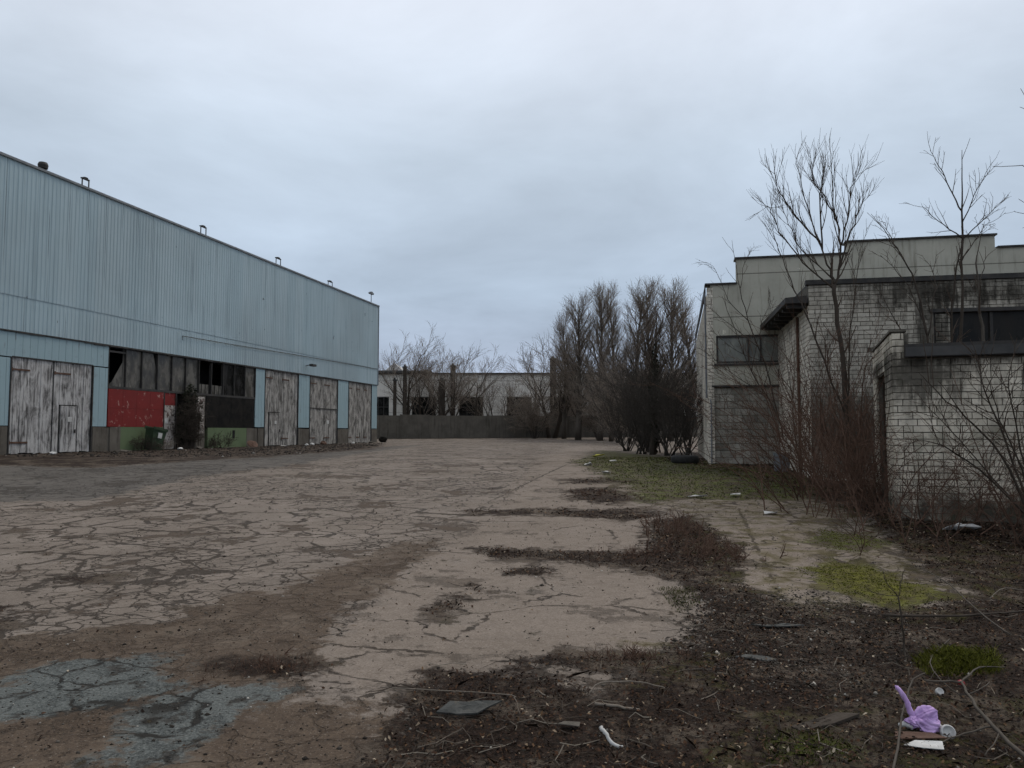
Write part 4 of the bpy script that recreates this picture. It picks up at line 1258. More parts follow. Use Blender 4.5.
# dry weeds in the yard
WEED = [(5, .3, 1, 50, .11, .3, .14, .0, .0013), (3, .3, 1, 50, .05, .1, .14, .0, .001)]
for px, py, n, h, sp, lab in ((676, 535, 60, .34, (.22, .50), 'dry weed clump, tallest in the strip of soil across the yard'), (705, 556, 60, .24, (.34, .34), 'dense dry weed clump where the soil strip meets the mossy ground'),
                              (640, 556, 26, .13, (.36, .14), 'low dry weed clump in the crack left of the dense one'),
                              (600, 495, 26, .14, (.5, .35), 'dry weed clump beside the far moss'), (265, 668, 40, .035, (.22, .10), 'flat dark tuft of dead grass beside the grey asphalt patch'),
                              (640, 660, 30, .10, (.22, .08), 'thin tuft of dead grass along the near edge of the concrete')):
    x, y = gnd(px, py)
    bramble((x, y, H(x, y)), px, n, h, (0, 0), sp, lab, mat='bramble', group='dry weed clumps in the yard', name='weed_clump', spec=WEED, tropism=0, wild=.7)

# ------------------------------------------------------------------ litter and loose things
def on(px, py, dz=0):
    x, y = gnd(px, py)
    return Vector((x, y, H(x, y) + dz))


def sheet(name, px, py, outline, thick, mat, label, cat, rz=0, tilt=(0, 0), warp=.01, seed=0, group=None, dz=.012, sc=1.0):
    """thin warped piece with its own outline and thickness"""
    rng = random.Random(seed)
    mb = MB(); n = len(outline); cx = sum(a for a, _ in outline) / n; cy = sum(b for _, b in outline) / n
    rings = [1.0, .66, .33]
    top = []
    for k, s in enumerate(rings):
        for (a, b) in outline:
            x, y = (cx + (a - cx) * s) * sc, (cy + (b - cy) * s) * sc
            z = mnoise.noise(Vector((x * 9 + seed, y * 9, seed * 3.3))) * warp * 2.2 + rng.uniform(-warp, warp) * .3
            top.append((x, y, z))
    m = len(top)
    mb.v = top + [(cx * sc, cy * sc, warp * .4)] + [(x, y, z - thick) for x, y, z in top] + [(cx * sc, cy * sc, warp * .4 - thick)]
    c0 = m; o2 = m + 1; c1 = 2 * m + 1
    for k in range(len(rings) - 1):
        for i in range(n):
            j = (i + 1) % n
            mb.f.append((k * n + i, k * n + j, (k + 1) * n + j, (k + 1) * n + i))
            mb.f.append((o2 + k * n + i, o2 + (k + 1) * n + i, o2 + (k + 1) * n + j, o2 + k * n + j))
    k = len(rings) - 1
    for i in range(n):
        j = (i + 1) % n
        mb.f.append((k * n + i, k * n + j, c0)); mb.f.append((o2 + k * n + j, o2 + k * n + i, c1))
        mb.f.append((i, o2 + i, o2 + j, j))
    o = mb.build(name, mat, None, on(px, py, dz + thick + warp))
    o.rotation_euler = (tilt[0], tilt[1], rz)
    return tag(o, label, cat, group)


sheet('slate_sheet', 468, 714, [(-.17, -.02), (-.10, .06), (.0, .05), (.05, .075), (.18, .07), (.10, .0), (.05, -.05), (-.06, -.06), (-.09, -.045)], .008, M['slate'],
      'torn grey slate sheet lying on dark leaf litter in the foreground', 'sheet', warp=.012, seed=3, tilt=(.12, -.03), dz=.02)
sheet('rubber_scrap', 756, 660, [(-.13, .02), (-.05, .05), (.08, .02), (.13, -.02), (.06, -.045), (-.04, -.03)], .008, M['slate'], 'flat dark grey scrap on the gravelly soil right of centre', 'scrap', warp=.01, seed=5, dz=-.006)
sheet('rubber_scrap', 778, 628, [(-.2, .02), (-.06, .05), (.12, .03), (.2, -.01), (.06, -.045), (-.1, -.03)], .008, M['slate'], 'longer dull grey scrap half buried in soil behind the other', 'scrap', warp=.01, seed=6, dz=0)
sheet('board', 825, 722, [(-.22, -.03), (.1, .04), (.2, .035), (.21, -.0), (-.0, -.07), (-.2, -.08)], .015, M['bark'], 'dark rotten board in the soil left of the lilac cloth', 'board', rz=.25, warp=.012, seed=8, dz=-.008)
sheet('plastic_bag', 962, 531, [(-.25, .03), (-.15, .12), (.02, .1), (.28, .02), (.2, -.07), (-.05, -.08), (-.2, -.06)], .01, M['white'], 'crumpled white bag on leaves below the annex wall', 'bag', warp=.05, seed=9, dz=.03)
sheet('paper_scrap', 569, 728, [(-.06, -.02), (-.02, .035), (.06, .025), (.05, -.03)], .004, M['plinth'], 'pale concrete chip lying near the white plastic strip', 'chip', seed=10)
sheet('paper_scrap', 698, 498, [(-.2, -.05), (-.12, .1), (.2, .07), (.15, -.08)], .006, M['white'], 'white paper scrap on the far moss', 'paper', seed=11, warp=.02, group='white litter on the far moss')
sheet('paper_scrap', 735, 497, [(-.1, -.05), (-.05, .08), (.12, .05), (.08, -.06)], .006, M['white'], 'smaller white paper scrap right of the larger one on moss', 'paper', seed=12, warp=.02, group='white litter on the far moss')
sheet('paper_scrap', 770, 515, [(-.1, -.05), (-.08, .06), (.12, .05), (.1, -.06)], .006, M['white'], 'white paper scrap on bare soil nearest the brambles', 'paper', seed=13, warp=.02)
yel = mat_rough('yellow_plastic', (.42, .40, .05), (.35, .33, .04), 8, .6)
sheet('plastic_wrapper', 598, 460, [(-.2, -.1), (-.1, .2), (.15, .18), (.2, -.1)], .008, yel, 'bright yellow plastic wrapper at the tip of the far moss', 'wrapper', seed=14, warp=.06, dz=.05)
for i, (px, py, lab) in enumerate(((588, 466, 'white litter piece left of the yellow wrapper'), (613, 463, 'white litter piece right of the yellow wrapper'), (606, 474, 'white litter piece below the yellow wrapper on the yard edge'))):
    sheet('litter_piece', px, py, [(-.12, -.05), (-.05, .12), (.12, .05), (.08, -.08)], .008, M['white'], lab, 'litter', seed=20 + i, warp=.03, group='white litter at the moss edge')
# litter by the lilac cloth
sheet('paper_scrap', 927, 748, [(-.10, .02), (-.03, .05), (.09, .03), (.06, -.04), (-.04, -.045)], .003, M['white'], 'folded white paper below the lilac cloth', 'paper', seed=31, warp=.012, dz=.004)
sheet('cardboard_scrap', 918, 738, [(-.12, -.02), (-.08, .07), (.1, .06), (.13, -.03)], .005, M['rust'], 'brown cardboard scrap under the lilac cloth', 'cardboard', seed=32, warp=.008, dz=.0)


def dome(name, px, py, r, hgt, mat, label, cat, hole=False, tilt=(.6, .3)):
    mb = MB(); n = 14; prof = [(1, 0), (.98, .3), (.85, .65), (.6, .9), (.3, 1)]
    if hole: prof = [(1, 0), (1.02, .25), (1, .7), (.86, 1.0), (.8, .98), (.7, .55)]
    for a, b in prof:
        for i in range(n):
            t = 2 * math.pi * i / n; mb.v.append((math.cos(t) * r * a, math.sin(t) * r * a, b * hgt))
    for j in range(len(prof) - 1):
        for i in range(n):
            k = (i + 1) % n; mb.f.append((j * n + i, j * n + k, (j + 1) * n + k, (j + 1) * n + i))
    mb.f.append(tuple((len(prof) - 1) * n + i for i in range(n))); mb.f.append(tuple(n - 1 - i for i in range(n)))
    o = mb.build(name, mat, None, on(px, py, r * .35), True); o.rotation_euler = (tilt[0], tilt[1], 0)
    return tag(o, label, cat)


dome('bottle_cap', 939, 697, .022, .022, M['white'], 'small white bottle cap behind the lilac cloth', 'cap', True, (.9, 0))
dome('broken_cup', 947, 732, .036, .03, M['white'], 'broken white cup lying right of the lilac cloth', 'cup', True, (1.1, -.4))
dome('eggshell', 937, 726, .022, .02, M['white'], 'tiny pale shell fragment between lilac cloth and broken cup', 'shell', False, (.2, .4))
redp = mat_rough('red_plastic', (.25, .01, .015), (.18, .01, .012), 8, .4)
dome('bottle_cap', 961, 684, .022, .018, redp, 'dark red bottle cap behind the forked branch', 'cap', False, (.7, .2))


def lilac_cloth():
    o = empty('crumpled_cloth', on(921, 726), 0, 'crumpled lilac cloth with a twisted tail snagged on a twig', 'cloth')
    def puff(axis, L, W, seed, neck=.16):
        me = MB(); n, m = 72, 22
        ax = Vector(axis).normalized(); e1 = perp(random.Random(seed), ax); e2 = ax.cross(e1)
        base = Vector((-.035, 0, .055))
        for j in range(m + 1):
            v = j / m
            prof = neck + (1 - neck) * math.sin(math.pi * min(1, v * .86)) ** .8 if v < .93 else (neck + (1 - neck) * math.sin(math.pi * .8) ** .8) * (1 - v) / .07 * .9
            for i in range(n):
                u = 2 * math.pi * i / n
                w = mnoise.noise(Vector((math.cos(u) * 1.4, math.sin(u) * 1.4, v * 2.2 + seed)))
                pl = abs(math.sin(u * 5.5 + 3.2 * w + seed)) ** .6 * .26 + abs(math.sin(u * 3 + seed * 2 - 2 * w + v * 2)) * .30
                r = W * prof * (.62 + pl * (1 - .35 * v) + .35 * w)
                c = base + ax * (L * v + .012 * mnoise.noise(Vector((u, v * 4, seed)))) + Vector((0, 0, -.014 * math.sin(v * 3)))
                q = c + e1 * (math.cos(u) * r) + e2 * (math.sin(u) * r)
                q.z = max(q.z, .004 + .006 * (1 + w)); me.v.append(tuple(q))
        for j in range(m):
            for i in range(n):
                k = (i + 1) % n; me.f.append((j * n + i, j * n + k, (j + 1) * n + k, (j + 1) * n + i))
        me.build('pleated_fold', M['lilac'], o, smooth=True)
    puff((1, -.2, .35), .115, .052, 1); puff((.75, -.5, -.25), .12, .058, 2); puff((-.5, -.5, -.1), .065, .032, 3, .3)
    me = MB(); ps = [(-.03, 0, .05), (-.055, .0, .085), (-.06, .01, .12), (-.08, .01, .16), (-.105, .015, .195), (-.11, .02, .205)]
    for k in range(3):
        me.tube([(x + math.cos(i * 1.7 + k * 2.1) * .006, y + math.sin(i * 1.7 + k * 2.1) * .006, z) for i, (x, y, z) in enumerate(ps)], [.013, .012, .01, .010, .008, .004], 7)
    me.build('twisted_tail', M['lilac'], o, smooth=True)
    sheetv = MB(); ps = [(-.06, -.03, .02), (-.09, -.02, .03), (-.12, -.01, .02)]
    sheetv.tube(ps, [.02, .016, .01], 8); sheetv.build('loose_end', M['white'], o, smooth=True)


lilac_cloth()


def stick(name, pts, radii, mat, label, cat='branch', forks=(), group=None, lift=.0):
    """a stick or branch: points are (px, py, height above the ground)"""
    P = []
    for q in pts:
        v = on(q[0], q[1]); v.z += q[2] + lift; P.append(v)
    o = empty(name, P[0], 0, label, cat, group)
    rng = random.Random(int(pts[0][0]))
    def smooth(P, ra, rb, mb):
        S = []; m = len(P)
        for j in range(m - 1):
            p0, p1, p2, p3 = P[max(j - 1, 0)], P[j], P[j + 1], P[min(j + 2, m - 1)]
            for s in range(4):
                t = s / 4; S.append(.5 * ((2 * p1) + (p2 - p0) * t + (2 * p0 - 5 * p1 + 4 * p2 - p3) * t * t + (3 * p1 - p0 - 3 * p2 + p3) * t ** 3) + Vector((rng.gauss(0, .003), rng.gauss(0, .003), rng.gauss(0, .002))))
        S.append(P[-1])
        mb.tube([tuple(v - o.location) for v in S], [ra + (rb - ra) * i / (len(S) - 1) + rng.uniform(0, .1) * rb for i in range(len(S))], 6)
    mb = MB(); smooth(P, *radii, mb); mb.build('stem', mat, o, smooth=True)
    for f in forks:
        Q = []
        for q in f[:-1]:
            v = on(q[0], q[1]); v.z += q[2] + lift; Q.append(v)
        mb = MB(); smooth(Q, *f[-1], mb); mb.build('side_shoot', mat, o, smooth=True)
    return o


dw = M['deadwood']
stick('fallen_branch', [(1050, 790, .05), (1000, 742, .06), (978, 722, .07), (962, 694, .06)], (.011, .007), M['barkgrey'], 'forked grey dead branch in the right foreground corner',
      forks=[[(962, 694, .06), (980, 678, .05), (1005, 674, .03), (.006, .003)], [(962, 694, .06), (940, 694, .06), (925, 702, .10), (.006, .004)], [(992, 735, .06), (965, 735, .03), (940, 745, .02), (.005, .003)], [(1000, 742, .06), (985, 760, .03), (.004, .002)]])
stick('fallen_twig', [(892, 790, .02), (903, 726, .06), (912, 706, .11), (926, 698, .12)], (.006, .003), M['barkgrey'], 'thin upright twig hooked across the lilac cloth')
stick('sapling', [(912, 690, 0), (906, 662, .0), (904, 662, .20), (900, 662, .40)], (.009, .004), M['bark'], 'thin forked sapling on the gravelly soil at right', 'sapling',
      forks=[[(900, 662, .40), (890, 662, .48), (886, 662, .56), (.003, .0018)], [(901, 662, .40), (904, 660, .50), (908, 660, .56), (.003, .0018)], [(900, 662, .40), (880, 662, .42), (868, 662, .47), (.0028, .0016)]])
stick('fallen_stick', [(596, 706, .012), (618, 709, .014), (640, 711, .012)], (.009, .006), dw, 'short pale stick lying in the litter beside the white plastic strip')
stick('plastic_strip', [(600, 736, .05), (606, 741, .05), (612, 746, .02), (622, 747, .01)], (.011, .008), M['white'], 'curved white plastic strip in the dark foreground litter', 'strip')
stick('fallen_stick', [(885, 618, .03), (960, 620, .05), (1040, 616, .05)], (.012, .006), M['bark'], 'long dark stick lying across the soil behind the sapling')
stick('fallen_twig', [(915, 574, .1), (950, 598, .12), (985, 624, .05), (1010, 640, .02)], (.004, .006), M['barkgrey'], 'long bare twig slanting over the mossy soil at right')
stick('fallen_twig', [(990, 602, .05), (1005, 600, .12), (1030, 600, .1)], (.004, .003), dw, 'small pale twig above the bright grass at the right edge')
stick('fallen_twig', [(950, 640, .0), (930, 672, .05), (960, 700, .02), (990, 690, .05)], (.004, .003), M['barkgrey'], 'curled twig around the bright grass tuft')
stick('fallen_stick', [(590, 695, .01), (600, 688, .03), (640, 690, .04), (665, 692, .02)], (.005, .003), dw, 'thin arched stick above the short pale stick')
stick('fallen_twig', [(380, 690, .01), (500, 700, .03), (515, 708, .05), (520, 716, .01)], (.003, .002), dw, 'thin pale twig bent over the slate sheet')


def tyre(loc, r, wd, label, rz=0, lay=True):
    o = empty('old_tyre', loc, rz, label, 'tyre')
    mb = MB(); n, m = 36, 14
    for i in range(n):
        u = 2 * math.pi * i / n
        for j in range(m):
            v = 2 * math.pi * j / m
            a = math.copysign(abs(math.cos(v)) ** .55, math.cos(v)); b = math.copysign(abs(math.sin(v)) ** .7, math.sin(v))
            rr = r * .76 + r * .24 * a + (.008 if (i % 2 and a > .8) else 0)
            mb.v.append((rr * math.cos(u), rr * math.sin(u), wd / 2 + b * wd / 2))
    for i in range(n):
        for j in range(m):
            i2, j2 = (i + 1) % n, (j + 1) % m
            mb.f.append((i * m + j, i2 * m + j, i2 * m + j2, i * m + j2))
    mb.build('tread', M['rubber'], o, smooth=True)
    return o


x, y = gnd(685, 463)
tyre((x, y, H(x, y) - .02), .40, .24, 'black tyre lying flat on moss in front of the dark thicket')


def bin_():
    x, y = ray(782, 472)[0] * 19.6, 19.6
    o = empty('waste_bin', (x, y, H(x, y)), .3, 'grey ribbed cylindrical bin standing by the pale side wall', 'bin')
    mb = MB(); n = 28
    prof = [(.17, 0), (.19, .02), (.205, .25), (.215, .27), (.208, .29), (.21, .46), (.225, .48), (.225, .5), (.195, .5), (.18, .1)]
    for k, (a, b) in enumerate(prof):
        for i in range(n):
            rr = a + (.006 if i % 2 and k in (2, 5) else 0)
            mb.v.append((rr * math.cos(2 * math.pi * i / n), rr * math.sin(2 * math.pi * i / n), b))
    for j in range(len(prof) - 1):
        for i in range(n):
            k = (i + 1) % n; mb.f.append((j * n + i, j * n + k, (j + 1) * n + k, (j + 1) * n + i))
    mb.f.append(tuple(n - 1 - i for i in range(n)))
    mb.build('drum', M['trim'], o)
    mb = MB(); mb.tube([(-.225, 0, .43), (-.26, 0, .36), (-.225, 0, .3)], [.012] * 3, 6); mb.build('handle', M['darkmetal'], o)
    o.scale = (.95, .95, .95)


bin_()


def barrel():
    p = wpt(5.55, .5); p.z = gz(p.y)
    o = empty('green_barrel', p, WROT, 'dented green box bin leaning against the painted plinth of the warehouse', 'bin')
    mb = MB()
    mb.v += [(-.42, -.28, 0), (.42, -.28, 0), (.42, .2, 0), (-.42, .2, 0), (-.56, -.34, 1.12), (.56, -.34, 1.16), (.54, .2, 1.2), (-.54, .2, 1.14)]
    mb.f += [(0, 3, 2, 1), (4, 5, 6, 7), (0, 1, 5, 4), (1, 2, 6, 5), (2, 3, 7, 6), (3, 0, 4, 7)]
    b = mb.build('body', M['greenbin'], o)
    mb = MB(); mb.box(-.6, .6, -.38, -.345, 1.06, 1.2); mb.box(-.6, .6, .2, .24, 1.06, 1.22); mb.build('rim', M['greenbin'], o)
    mb = MB(); mb.box(-.12, .2, -.352, -.335, .66, .94); mb.build('notice', M['white'], o)
    o.rotation_euler = (R(3), R(9), WROT); o.scale = (.86, .86, .92)
    return o


barrel()
# debris along the foot of the warehouse: each piece a thing
deb = [(3.1, 1.0, .55, 'plinth', 'flat pale slab lying before the green plinth', 'rubble_slab'), (14.2, .55, .7, 'rust', 'rusty sheet leaning on the plinth by the second gate', 'rusty_sheet'),
       (21.0, .9, .32, 'white', 'white rubble lump in front of the pier right of the second gate', 'rubble_lump'), (19.1, 1.5, .3, 'white', 'white rubble lump out in front of the second gate', 'rubble_lump'),
       (8.1, 1.3, .34, 'plinth', 'pale rubble lump in front of the dead vine', 'rubble_lump'), (7.0, 1.0, .26, 'white', 'small white rubble lump at the peeling door', 'rubble_lump'),
       (27.6, .9, .3, 'white', 'white rubble lump by the pier right of the third gate', 'rubble_lump'), (23.0, .7, .5, 'rust', 'brown rubble lump at the third gate', 'rubble_lump'),
       (30.4, 1.1, .35, 'plinth', 'pale rubble lump before the last gate', 'rubble_lump'), (16.9, 1.1, .4, 'white', 'white rubble slab before the second gate', 'rubble_slab'),
       (-1.2, 1.3, .25, 'white', 'white rubble lump by the first gate', 'rubble_lump'), (35.0, .2, .95, 'slate', 'grey broken slab propped at the far warehouse corner', 'broken_slab')]
for i, (s, out, size, m, lab, nm) in enumerate(deb):
    p = wpt(s, out); rng = random.Random(i + 100); mb = MB()
    flat = .22 if 'slab' in nm or 'sheet' in nm else .6
    n, mm = 9, 6
    for j in range(mm + 1):
        v = math.pi * j / mm
        for k in range(n):
            u = 2 * math.pi * k / n; f = rng.uniform(.75, 1.15)
            mb.v.append((math.sin(v) * math.cos(u) * size * f * .6, math.sin(v) * math.sin(u) * size * f * .45, (math.cos(v) * .5 * flat * f + .4 * flat) * size))
    for j in range(mm):
        for k in range(n):
            k2 = (k + 1) % n; mb.f.append((j * n + k, (j + 1) * n + k, (j + 1) * n + k2, j * n + k2))
    o = mb.build(nm, M[m], None, (p.x, p.y, H(p.x, p.y) - .02)); o.rotation_euler = (rng.uniform(-.15, .15), rng.uniform(-.1, .1), WROT + rng.uniform(-.4, .4))
    if nm == 'rusty_sheet': o.rotation_euler.x = R(50); o.location.z += .15
    if nm == 'broken_slab': o.rotation_euler.y = R(24); o.location.z += .18
    tag(o, lab, 'rubble' if 'rubble' in nm else 'debris', 'debris along the warehouse')

# ------------------------------------------------------------------ uncountable ground cover
def scatter(n, xr, yr, zname, power=1.0, seed=0, thr=.5, jitter=.45, near=1.0):
    rg = np.random.default_rng(seed)
    # denser close by
    u = rg.random(n) ** near
    y = yr[0] + (yr[1] - yr[0]) * u
    x = xr[0] + (xr[1] - xr[0]) * rg.random(n)
    P = np.column_stack([x, y])
    vis = np.abs(x) < .74 * y + .8
    P = P[vis]
    if zname:
        m = zone(zname, P) if isinstance(zname, str) else np.max([zone(z, P) for z in zname], axis=0)
        m = m + rg.normal(0, .12, len(P)) + np.array([mnoise.noise(Vector((a * 2.2, b * 2.2, 4))) for a, b in P]) * jitter
        P = P[m > thr]
    Z = np.array([H(a, b) for a, b in P])
    return np.column_stack([P, Z]), rg


def in_building(P):
    # keep cover out of the buildings on the right
    d = (P[:, 0] - 5.8) * math.sin(R(-20.5)) * -1 + (P[:, 1] - 11.7) * math.cos(R(-20.5))
    lx = (P[:, 0] - 5.8) * math.cos(R(-20.5)) + (P[:, 1] - 11.7) * math.sin(R(-20.5))
    a = (lx > .2) & (d > -.02) & (d < 3.2)
    return a | ((P[:, 1] > 17.2 - .2 * (P[:, 0] - 6.8)) & (P[:, 0] > 6.9 + .2 * (P[:, 1] - 17.5)))


def leaves(name, n, xr, yr, zname, size, mat, seed, near=1.0, thr=.5, flat=.45, lift=.012, grow=.02):
    P, rg = scatter(n, xr, yr, zname, seed=seed, near=near, thr=thr)
    P = P[~in_building(P)]; n = len(P)
    th = rg.random(n) * 6.283
    a = np.column_stack([np.cos(th), np.sin(th), rg.normal(0, flat, n)])
    b = np.column_stack([-np.sin(th), np.cos(th), rg.normal(0, flat, n)])
    s = (size * rg.uniform(.4, 1.25, n) * (1 + grow * P[:, 1]))[:, None]
    c = P + np.column_stack([np.zeros(n), np.zeros(n), rg.random(n) * lift + .004])
    up = np.column_stack([np.zeros(n), np.zeros(n), rg.uniform(.0, .5, n)]) * s
    V = np.stack([c - a * s, c + b * s * .6 + up, c + a * s, c - b * s * .6 + up], 1)
    o = np_mesh(name, V, np.arange(n * 4).reshape(n, 4), mat, np.repeat(rg.random(n), 4))
    return tag(o, kind='stuff')


litter_m = mat_tone('dead_leaf', [(0, (.006, .003, .002)), (.5, (.024, .011, .006)), (.86, (.062, .029, .014)), (.965, (.13, .078, .04)), (1, (.38, .32, .24))], .85)
o = leaves('leaf_litter', 150000, (-1.5, 9), (2.2, 12), 'dirt', .010, litter_m, 201, near=1.6, thr=.62, lift=.014, flat=.45, grow=.03); tag(o, 'brown fallen leaf litter covering the dark soil', 'leaf litter')
o = leaves('leaf_litter', 50000, (-4, 14), (9, 26), 'dirt', .020, litter_m, 202, near=1.2, thr=.68, lift=.015, flat=.3); tag(o, 'brown fallen leaf litter under the shrubs and in the cracks', 'leaf litter')
sparse = leaves('fallen_leaves', 2500, (-6, 5), (2.5, 14), None, .010, litter_m, 203, near=1.4, lift=.004); tag(sparse, 'sparse fallen leaves and crumbs over the yard', 'leaves')


def blades(name, n, xr, yr, zname, h, w, mat, seed, near=1.0, thr=.5, lean=.5, clump=None, jitter=.45):
    P, rg = scatter(n, xr, yr, zname, seed=seed, near=near, thr=thr, jitter=jitter)
    if clump is not None: P = clump(P)
    P = P[~in_building(P)]; n = len(P)
    th = rg.random(n) * 6.283
    L = h * rg.uniform(.4, 1.2, n)
    wv = np.column_stack([np.cos(th), np.sin(th), np.zeros(n)]) * (w * (1 + .05 * P[:, 1]))[:, None]
    ln = rg.normal(0, lean, (n, 2)) * L[:, None]
    mid = P + np.column_stack([ln * .35, L * .6]); tip = P + np.column_stack([ln, L])
    base = P - np.array([0, 0, .01])
    V = np.stack([base - wv, base + wv, mid + wv * .6, tip, mid - wv * .6], 1)
    Fq = np.arange(n * 5).reshape(n, 5)
    o = np_mesh(name, V, Fq, mat, np.repeat(rg.random(n), 5))
    return tag(o, kind='stuff')


grass_m = mat_tone('mossy_grass_blade', [(0, (.016, .019, .004)), (.5, (.043, .054, .007)), (.85, (.08, .094, .010)), (1, (.11, .08, .035))], .8)
bright_m = mat_tone('bright_moss', [(0, (.034, .036, .004)), (.6, (.10, .105, .008)), (1, (.15, .15, .016))], .8)
straw_m = mat_tone('dry_grass_blade', [(0, (.02, .014, .010)), (.6, (.055, .038, .026)), (.93, (.09, .066, .045)), (1, (.2, .16, .11))], .9)
keep_far = lambda P: P[P[:, 1] > 12.5]
def keep_bright(P): return P[polymask(P, ZONES['moss'][1], .25) + polymask(P, ZONES['moss'][4], .25) > .4]
def keep_tuft(P): return P[polymask(P, ZONES['moss'][2], .12) > .35]
def keep_low(P): return P[polymask(P, ZONES['moss'][3], .15) + polymask(P, ZONES['moss'][5], .15) > .35]
o = blades('moss_grass', 30000, (1, 11), (12, 27), 'moss', .026, .005, grass_m, 211, clump=keep_far, lean=1.0, thr=.74, jitter=.8); tag(o, 'dull green grass and moss before the grey building', 'grass')
o = blades('bright_moss', 40000, (2, 6), (6, 11), 'moss', .009, .004, bright_m, 212, clump=keep_bright, lean=1.1, thr=.68); tag(o, 'yellow green moss cushion on the soil at right', 'moss')
o = blades('bright_grass', 90000, (1.8, 4), (4, 6), 'moss', .05, .0014, bright_m, 213, clump=keep_tuft, lean=.8, thr=.58); tag(o, 'bright green grass tuft at the right edge of the foreground', 'grass')
o = blades('low_grass', 40000, (.8, 3), (3, 7.5), 'moss', .022, .0016, grass_m, 214, clump=keep_low, lean=.8, thr=.35); tag(o, 'short dark grass in the foreground soil', 'grass')
o = blades('dry_grass', 30000, (-3, 9), (2.3, 24), 'dirt', .035, .0014, straw_m, 215, near=1.5, lean=1.6, thr=.6); tag(o, 'dead straw and dry grass lying on the dark soil', 'dry grass')


def pebbles(name, n, xr, yr, zname, size, mat, seed, near, thr=.5, region=None):
    P, rg = scatter(n, xr, yr, zname, seed=seed, near=near, thr=thr)
    if region is not None: P = P[region(P)]
    P = P[~in_building(P)]; n = len(P)
    d = np.array([(1, 0, 0), (0, 1, 0), (-1, 0, 0), (0, -1, 0), (0, 0, .7), (0, 0, -.5)])
    s = size * rg.lognormal(0, .45, n)
    J = rg.uniform(.6, 1.2, (n, 6, 1))
    th = rg.random(n) * 6.283; c, q = np.cos(th), np.sin(th)
    D = d[None] * J * s[:, None, None]
    X = D[..., 0] * c[:, None] - D[..., 1] * q[:, None]; Yv = D[..., 0] * q[:, None] + D[..., 1] * c[:, None]
    V = np.stack([X, Yv, D[..., 2]], 2) + P[:, None, :] + np.array([0, 0, size * .2])
    t = np.array([(0, 1, 4), (1, 2, 4), (2, 3, 4), (3, 0, 4), (1, 0, 5), (2, 1, 5), (3, 2, 5), (0, 3, 5)])
    Fq = (t[None] + (np.arange(n) * 6)[:, None, None]).reshape(-1, 3)
    o = np_mesh(name, V, Fq, mat, np.repeat(rg.random(n), 6))
    return tag(o, kind='stuff')


peb_m = mat_tone('gravel_stone', [(0, (.016, .013, .010)), (.65, (.048, .040, .032)), (.94, (.11, .095, .078)), (1, (.45, .42, .37))], .9)
greg = poly((690, 600), (800, 590), (900, 610), (930, 660), (860, 700), (740, 690), (680, 650))
o = pebbles('gravel', 18000, (.8, 4), (4, 9), None, .0075, peb_m, 221, 1.2, region=lambda P: polymask(P, greg, .5) + nrng.normal(0, .12, len(P)) > .5); tag(o, 'grey gravel mixed into the soil at right', 'gravel')
o = pebbles('crumbs', 12000, (-5, 4), (2.4, 12), ['soil', 'dirt', 'grey'], .0055, peb_m, 222, 1.5, thr=.45); tag(o, 'small stone crumbs on the worn yard', 'gravel')
o = pebbles('yard_crumbs', 6000, (-9, 4), (3, 18), None, .006, peb_m, 223, 1.3); tag(o, 'loose stone crumbs scattered over the cracked yard', 'gravel')


def twig_litter():
    rng = random.Random(231); mb = MB()
    for i in range(1500):
        y = 2.6 + 10 * rng.random() ** 1.4
        x = rng.uniform(-.6, .72 * y + .5)
        if zone('dirt', np.array([[x, y]]))[0] < .55 or in_building(np.array([[x, y]]))[0]: continue
        th = rng.random() * 6.28; L = rng.uniform(.06, .32); n = 4; P = []
        for k in range(n):
            f = k / (n - 1); th += rng.gauss(0, .25); xx, yy = x + math.cos(th) * L * f, y + math.sin(th) * L * f
            P.append((xx, yy, H(xx, yy) + .008 + rng.random() * .03 * (rng.random() < .4)))
        r = rng.uniform(.0015, .0042); n0 = len(mb.v)
        mb.tube(P, [r, r * .9, r * .8, r * .5], 4); mb.tone(len(mb.v) - n0, rng.random())
    o = mb.build('twig_litter', mat_tone('fallen_twig', [(0, (.03, .022, .017)), (.7, (.075, .058, .045)), (1, (.22, .19, .15))]))
    tag(o, 'fallen twigs strewn over the dark soil', 'twigs', kind='stuff')


twig_litter()
foot = poly((-200, 471), (0, 464), (90, 466), (250, 457), (376, 449), (384, 443), (260, 444), (90, 452), (-60, 456))
o = pebbles('foot_rubble', 9000, (-34, -8), (27, 68), None, .034, mat_tone('rubble_stone', [(0, (.012, .010, .008)), (.8, (.035, .029, .024)), (.975, (.08, .07, .06)), (1, (.38, .36, .33))], .9), 224, 1.0, region=lambda P: polymask(P, foot, .5) + nrng.normal(0, .16, len(P)) > .6); tag(o, 'dark rubble and crumbs along the foot of the warehouse', 'rubble')

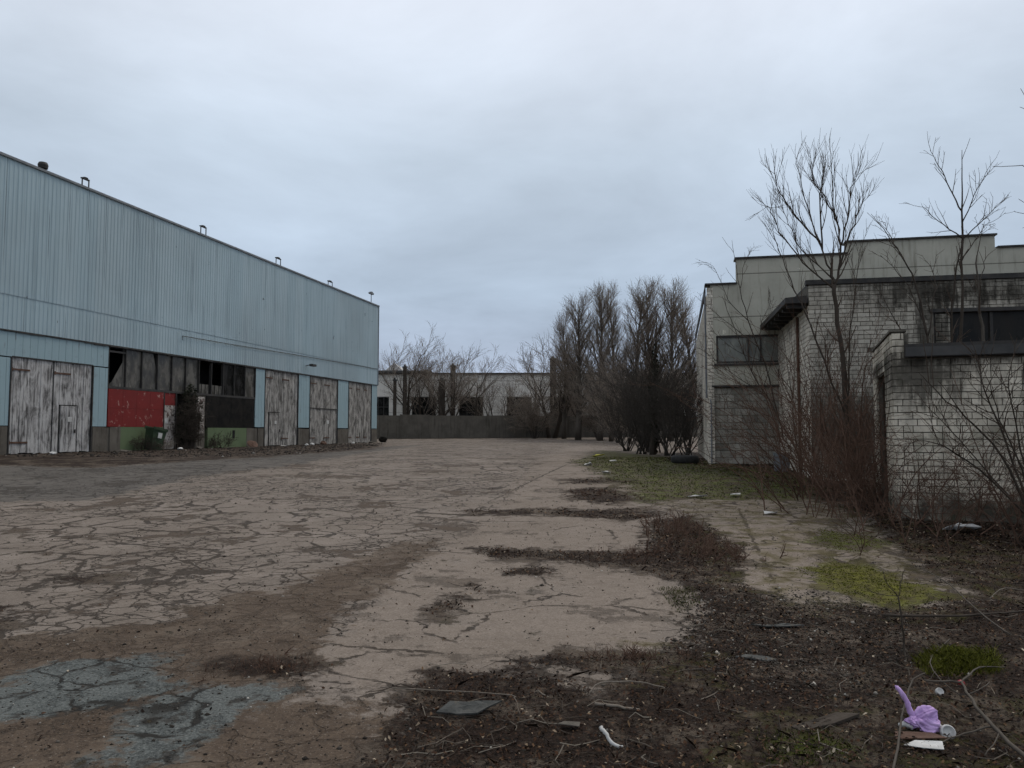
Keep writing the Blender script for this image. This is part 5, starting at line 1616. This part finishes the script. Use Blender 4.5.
# ------------------------------------------------------------------ sky, light, camera
SUN_EL, SUN_AZ = R(52), R(40)       # azimuth from +Y towards +X
world = bpy.data.worlds.new('World'); scene.world = world; world.use_nodes = True
nt = world.node_tree; nt.nodes.clear()
N = nt.nodes.new; Lk = nt.links.new
out = N('ShaderNodeOutputWorld'); bg = N('ShaderNodeBackground'); bg.inputs['Strength'].default_value = .1
sky = N('ShaderNodeTexSky'); sky.sky_type = 'NISHITA'; sky.sun_disc = False; sky.sun_elevation = SUN_EL; sky.sun_rotation = SUN_AZ
tc = N('ShaderNodeTexCoord'); sx = N('ShaderNodeSeparateXYZ'); Lk(tc.outputs['Generated'], sx.inputs[0])
cr = N('ShaderNodeValToRGB'); Lk(sx.outputs['Z'], cr.inputs[0])
el = cr.color_ramp.elements
stops = [(0, (.325, .365, .475)), (.06, (.335, .39, .505)), (.18, (.385, .465, .57)), (.34, (.47, .545, .635)), (.5, (.59, .635, .71)), (1, (.66, .69, .74))]
while len(el) < len(stops): el.new(.5)
for e_, (p_, c_) in zip(el, stops): e_.position = p_; e_.color = (*c_, 1)
# broad soft cloud structure, laid out on a cloud deck so it foreshortens towards the horizon
mp = N('ShaderNodeVectorMath'); mp.operation = 'DIVIDE'; Lk(tc.outputs['Generated'], mp.inputs[0])
ad = N('ShaderNodeMath'); ad.operation = 'ADD'; Lk(sx.outputs['Z'], ad.inputs[0]); ad.inputs[1].default_value = .16
cb = N('ShaderNodeCombineXYZ')
for i in range(3): Lk(ad.outputs[0], cb.inputs[i])
Lk(cb.outputs[0], mp.inputs[1])
nz = N('ShaderNodeTexNoise'); Lk(mp.outputs[0], nz.inputs['Vector']); nz.inputs['Scale'].default_value = 1.15; nz.inputs['Detail'].default_value = 8; nz.inputs['Roughness'].default_value = .56; nz.inputs['Distortion'].default_value = .3
mr = N('ShaderNodeMapRange'); Lk(nz.outputs['Fac'], mr.inputs[0]); mr.inputs[1].default_value = .3; mr.inputs[2].default_value = .72; mr.inputs[3].default_value = .85; mr.inputs[4].default_value = 1.19
ml = N('ShaderNodeVectorMath'); ml.operation = 'SCALE'; Lk(cr.outputs[0], ml.inputs[0]); Lk(mr.outputs[0], ml.inputs['Scale'])
sc10 = N('ShaderNodeVectorMath'); sc10.operation = 'SCALE'; Lk(ml.outputs[0], sc10.inputs[0]); sc10.inputs['Scale'].default_value = 10
mx = N('ShaderNodeMix'); mx.data_type = 'RGBA'; mx.inputs[0].default_value = .95; Lk(sky.outputs[0], mx.inputs[6]); Lk(sc10.outputs[0], mx.inputs[7])
Lk(mx.outputs[2], bg.inputs['Color']); Lk(bg.outputs[0], out.inputs[0])

sl = bpy.data.lights.new('sun', 'SUN'); sl.energy = 1.1; sl.angle = R(14); sl.color = (1, .92, .80)
so = bpy.data.objects.new('sun', sl); COL.objects.link(so)
d = Vector((math.cos(SUN_EL) * math.sin(SUN_AZ), math.cos(SUN_EL) * math.cos(SUN_AZ), math.sin(SUN_EL)))
so.rotation_euler = (-d).to_track_quat('-Z', 'Y').to_euler(); so.location = (0, 0, 40)

cam = bpy.data.cameras.new('camera'); co = bpy.data.objects.new('camera', cam); COL.objects.link(co)
cam.sensor_width = 36; cam.lens = F / 1024 * 36; cam.clip_start = .05; cam.clip_end = 3000
co.location = (0, 0, EYE); co.rotation_euler = (R(90) + PITCH, 0, 0)
scene.camera = co
scene.view_settings.view_transform = 'Standard'; scene.view_settings.look = 'None'
scene.view_settings.exposure = .26; scene.view_settings.gamma = 1
scene.cycles.max_bounces = 4; scene.cycles.diffuse_bounces = 2; scene.cycles.adaptive_threshold = .03; scene.cycles.use_denoising = True
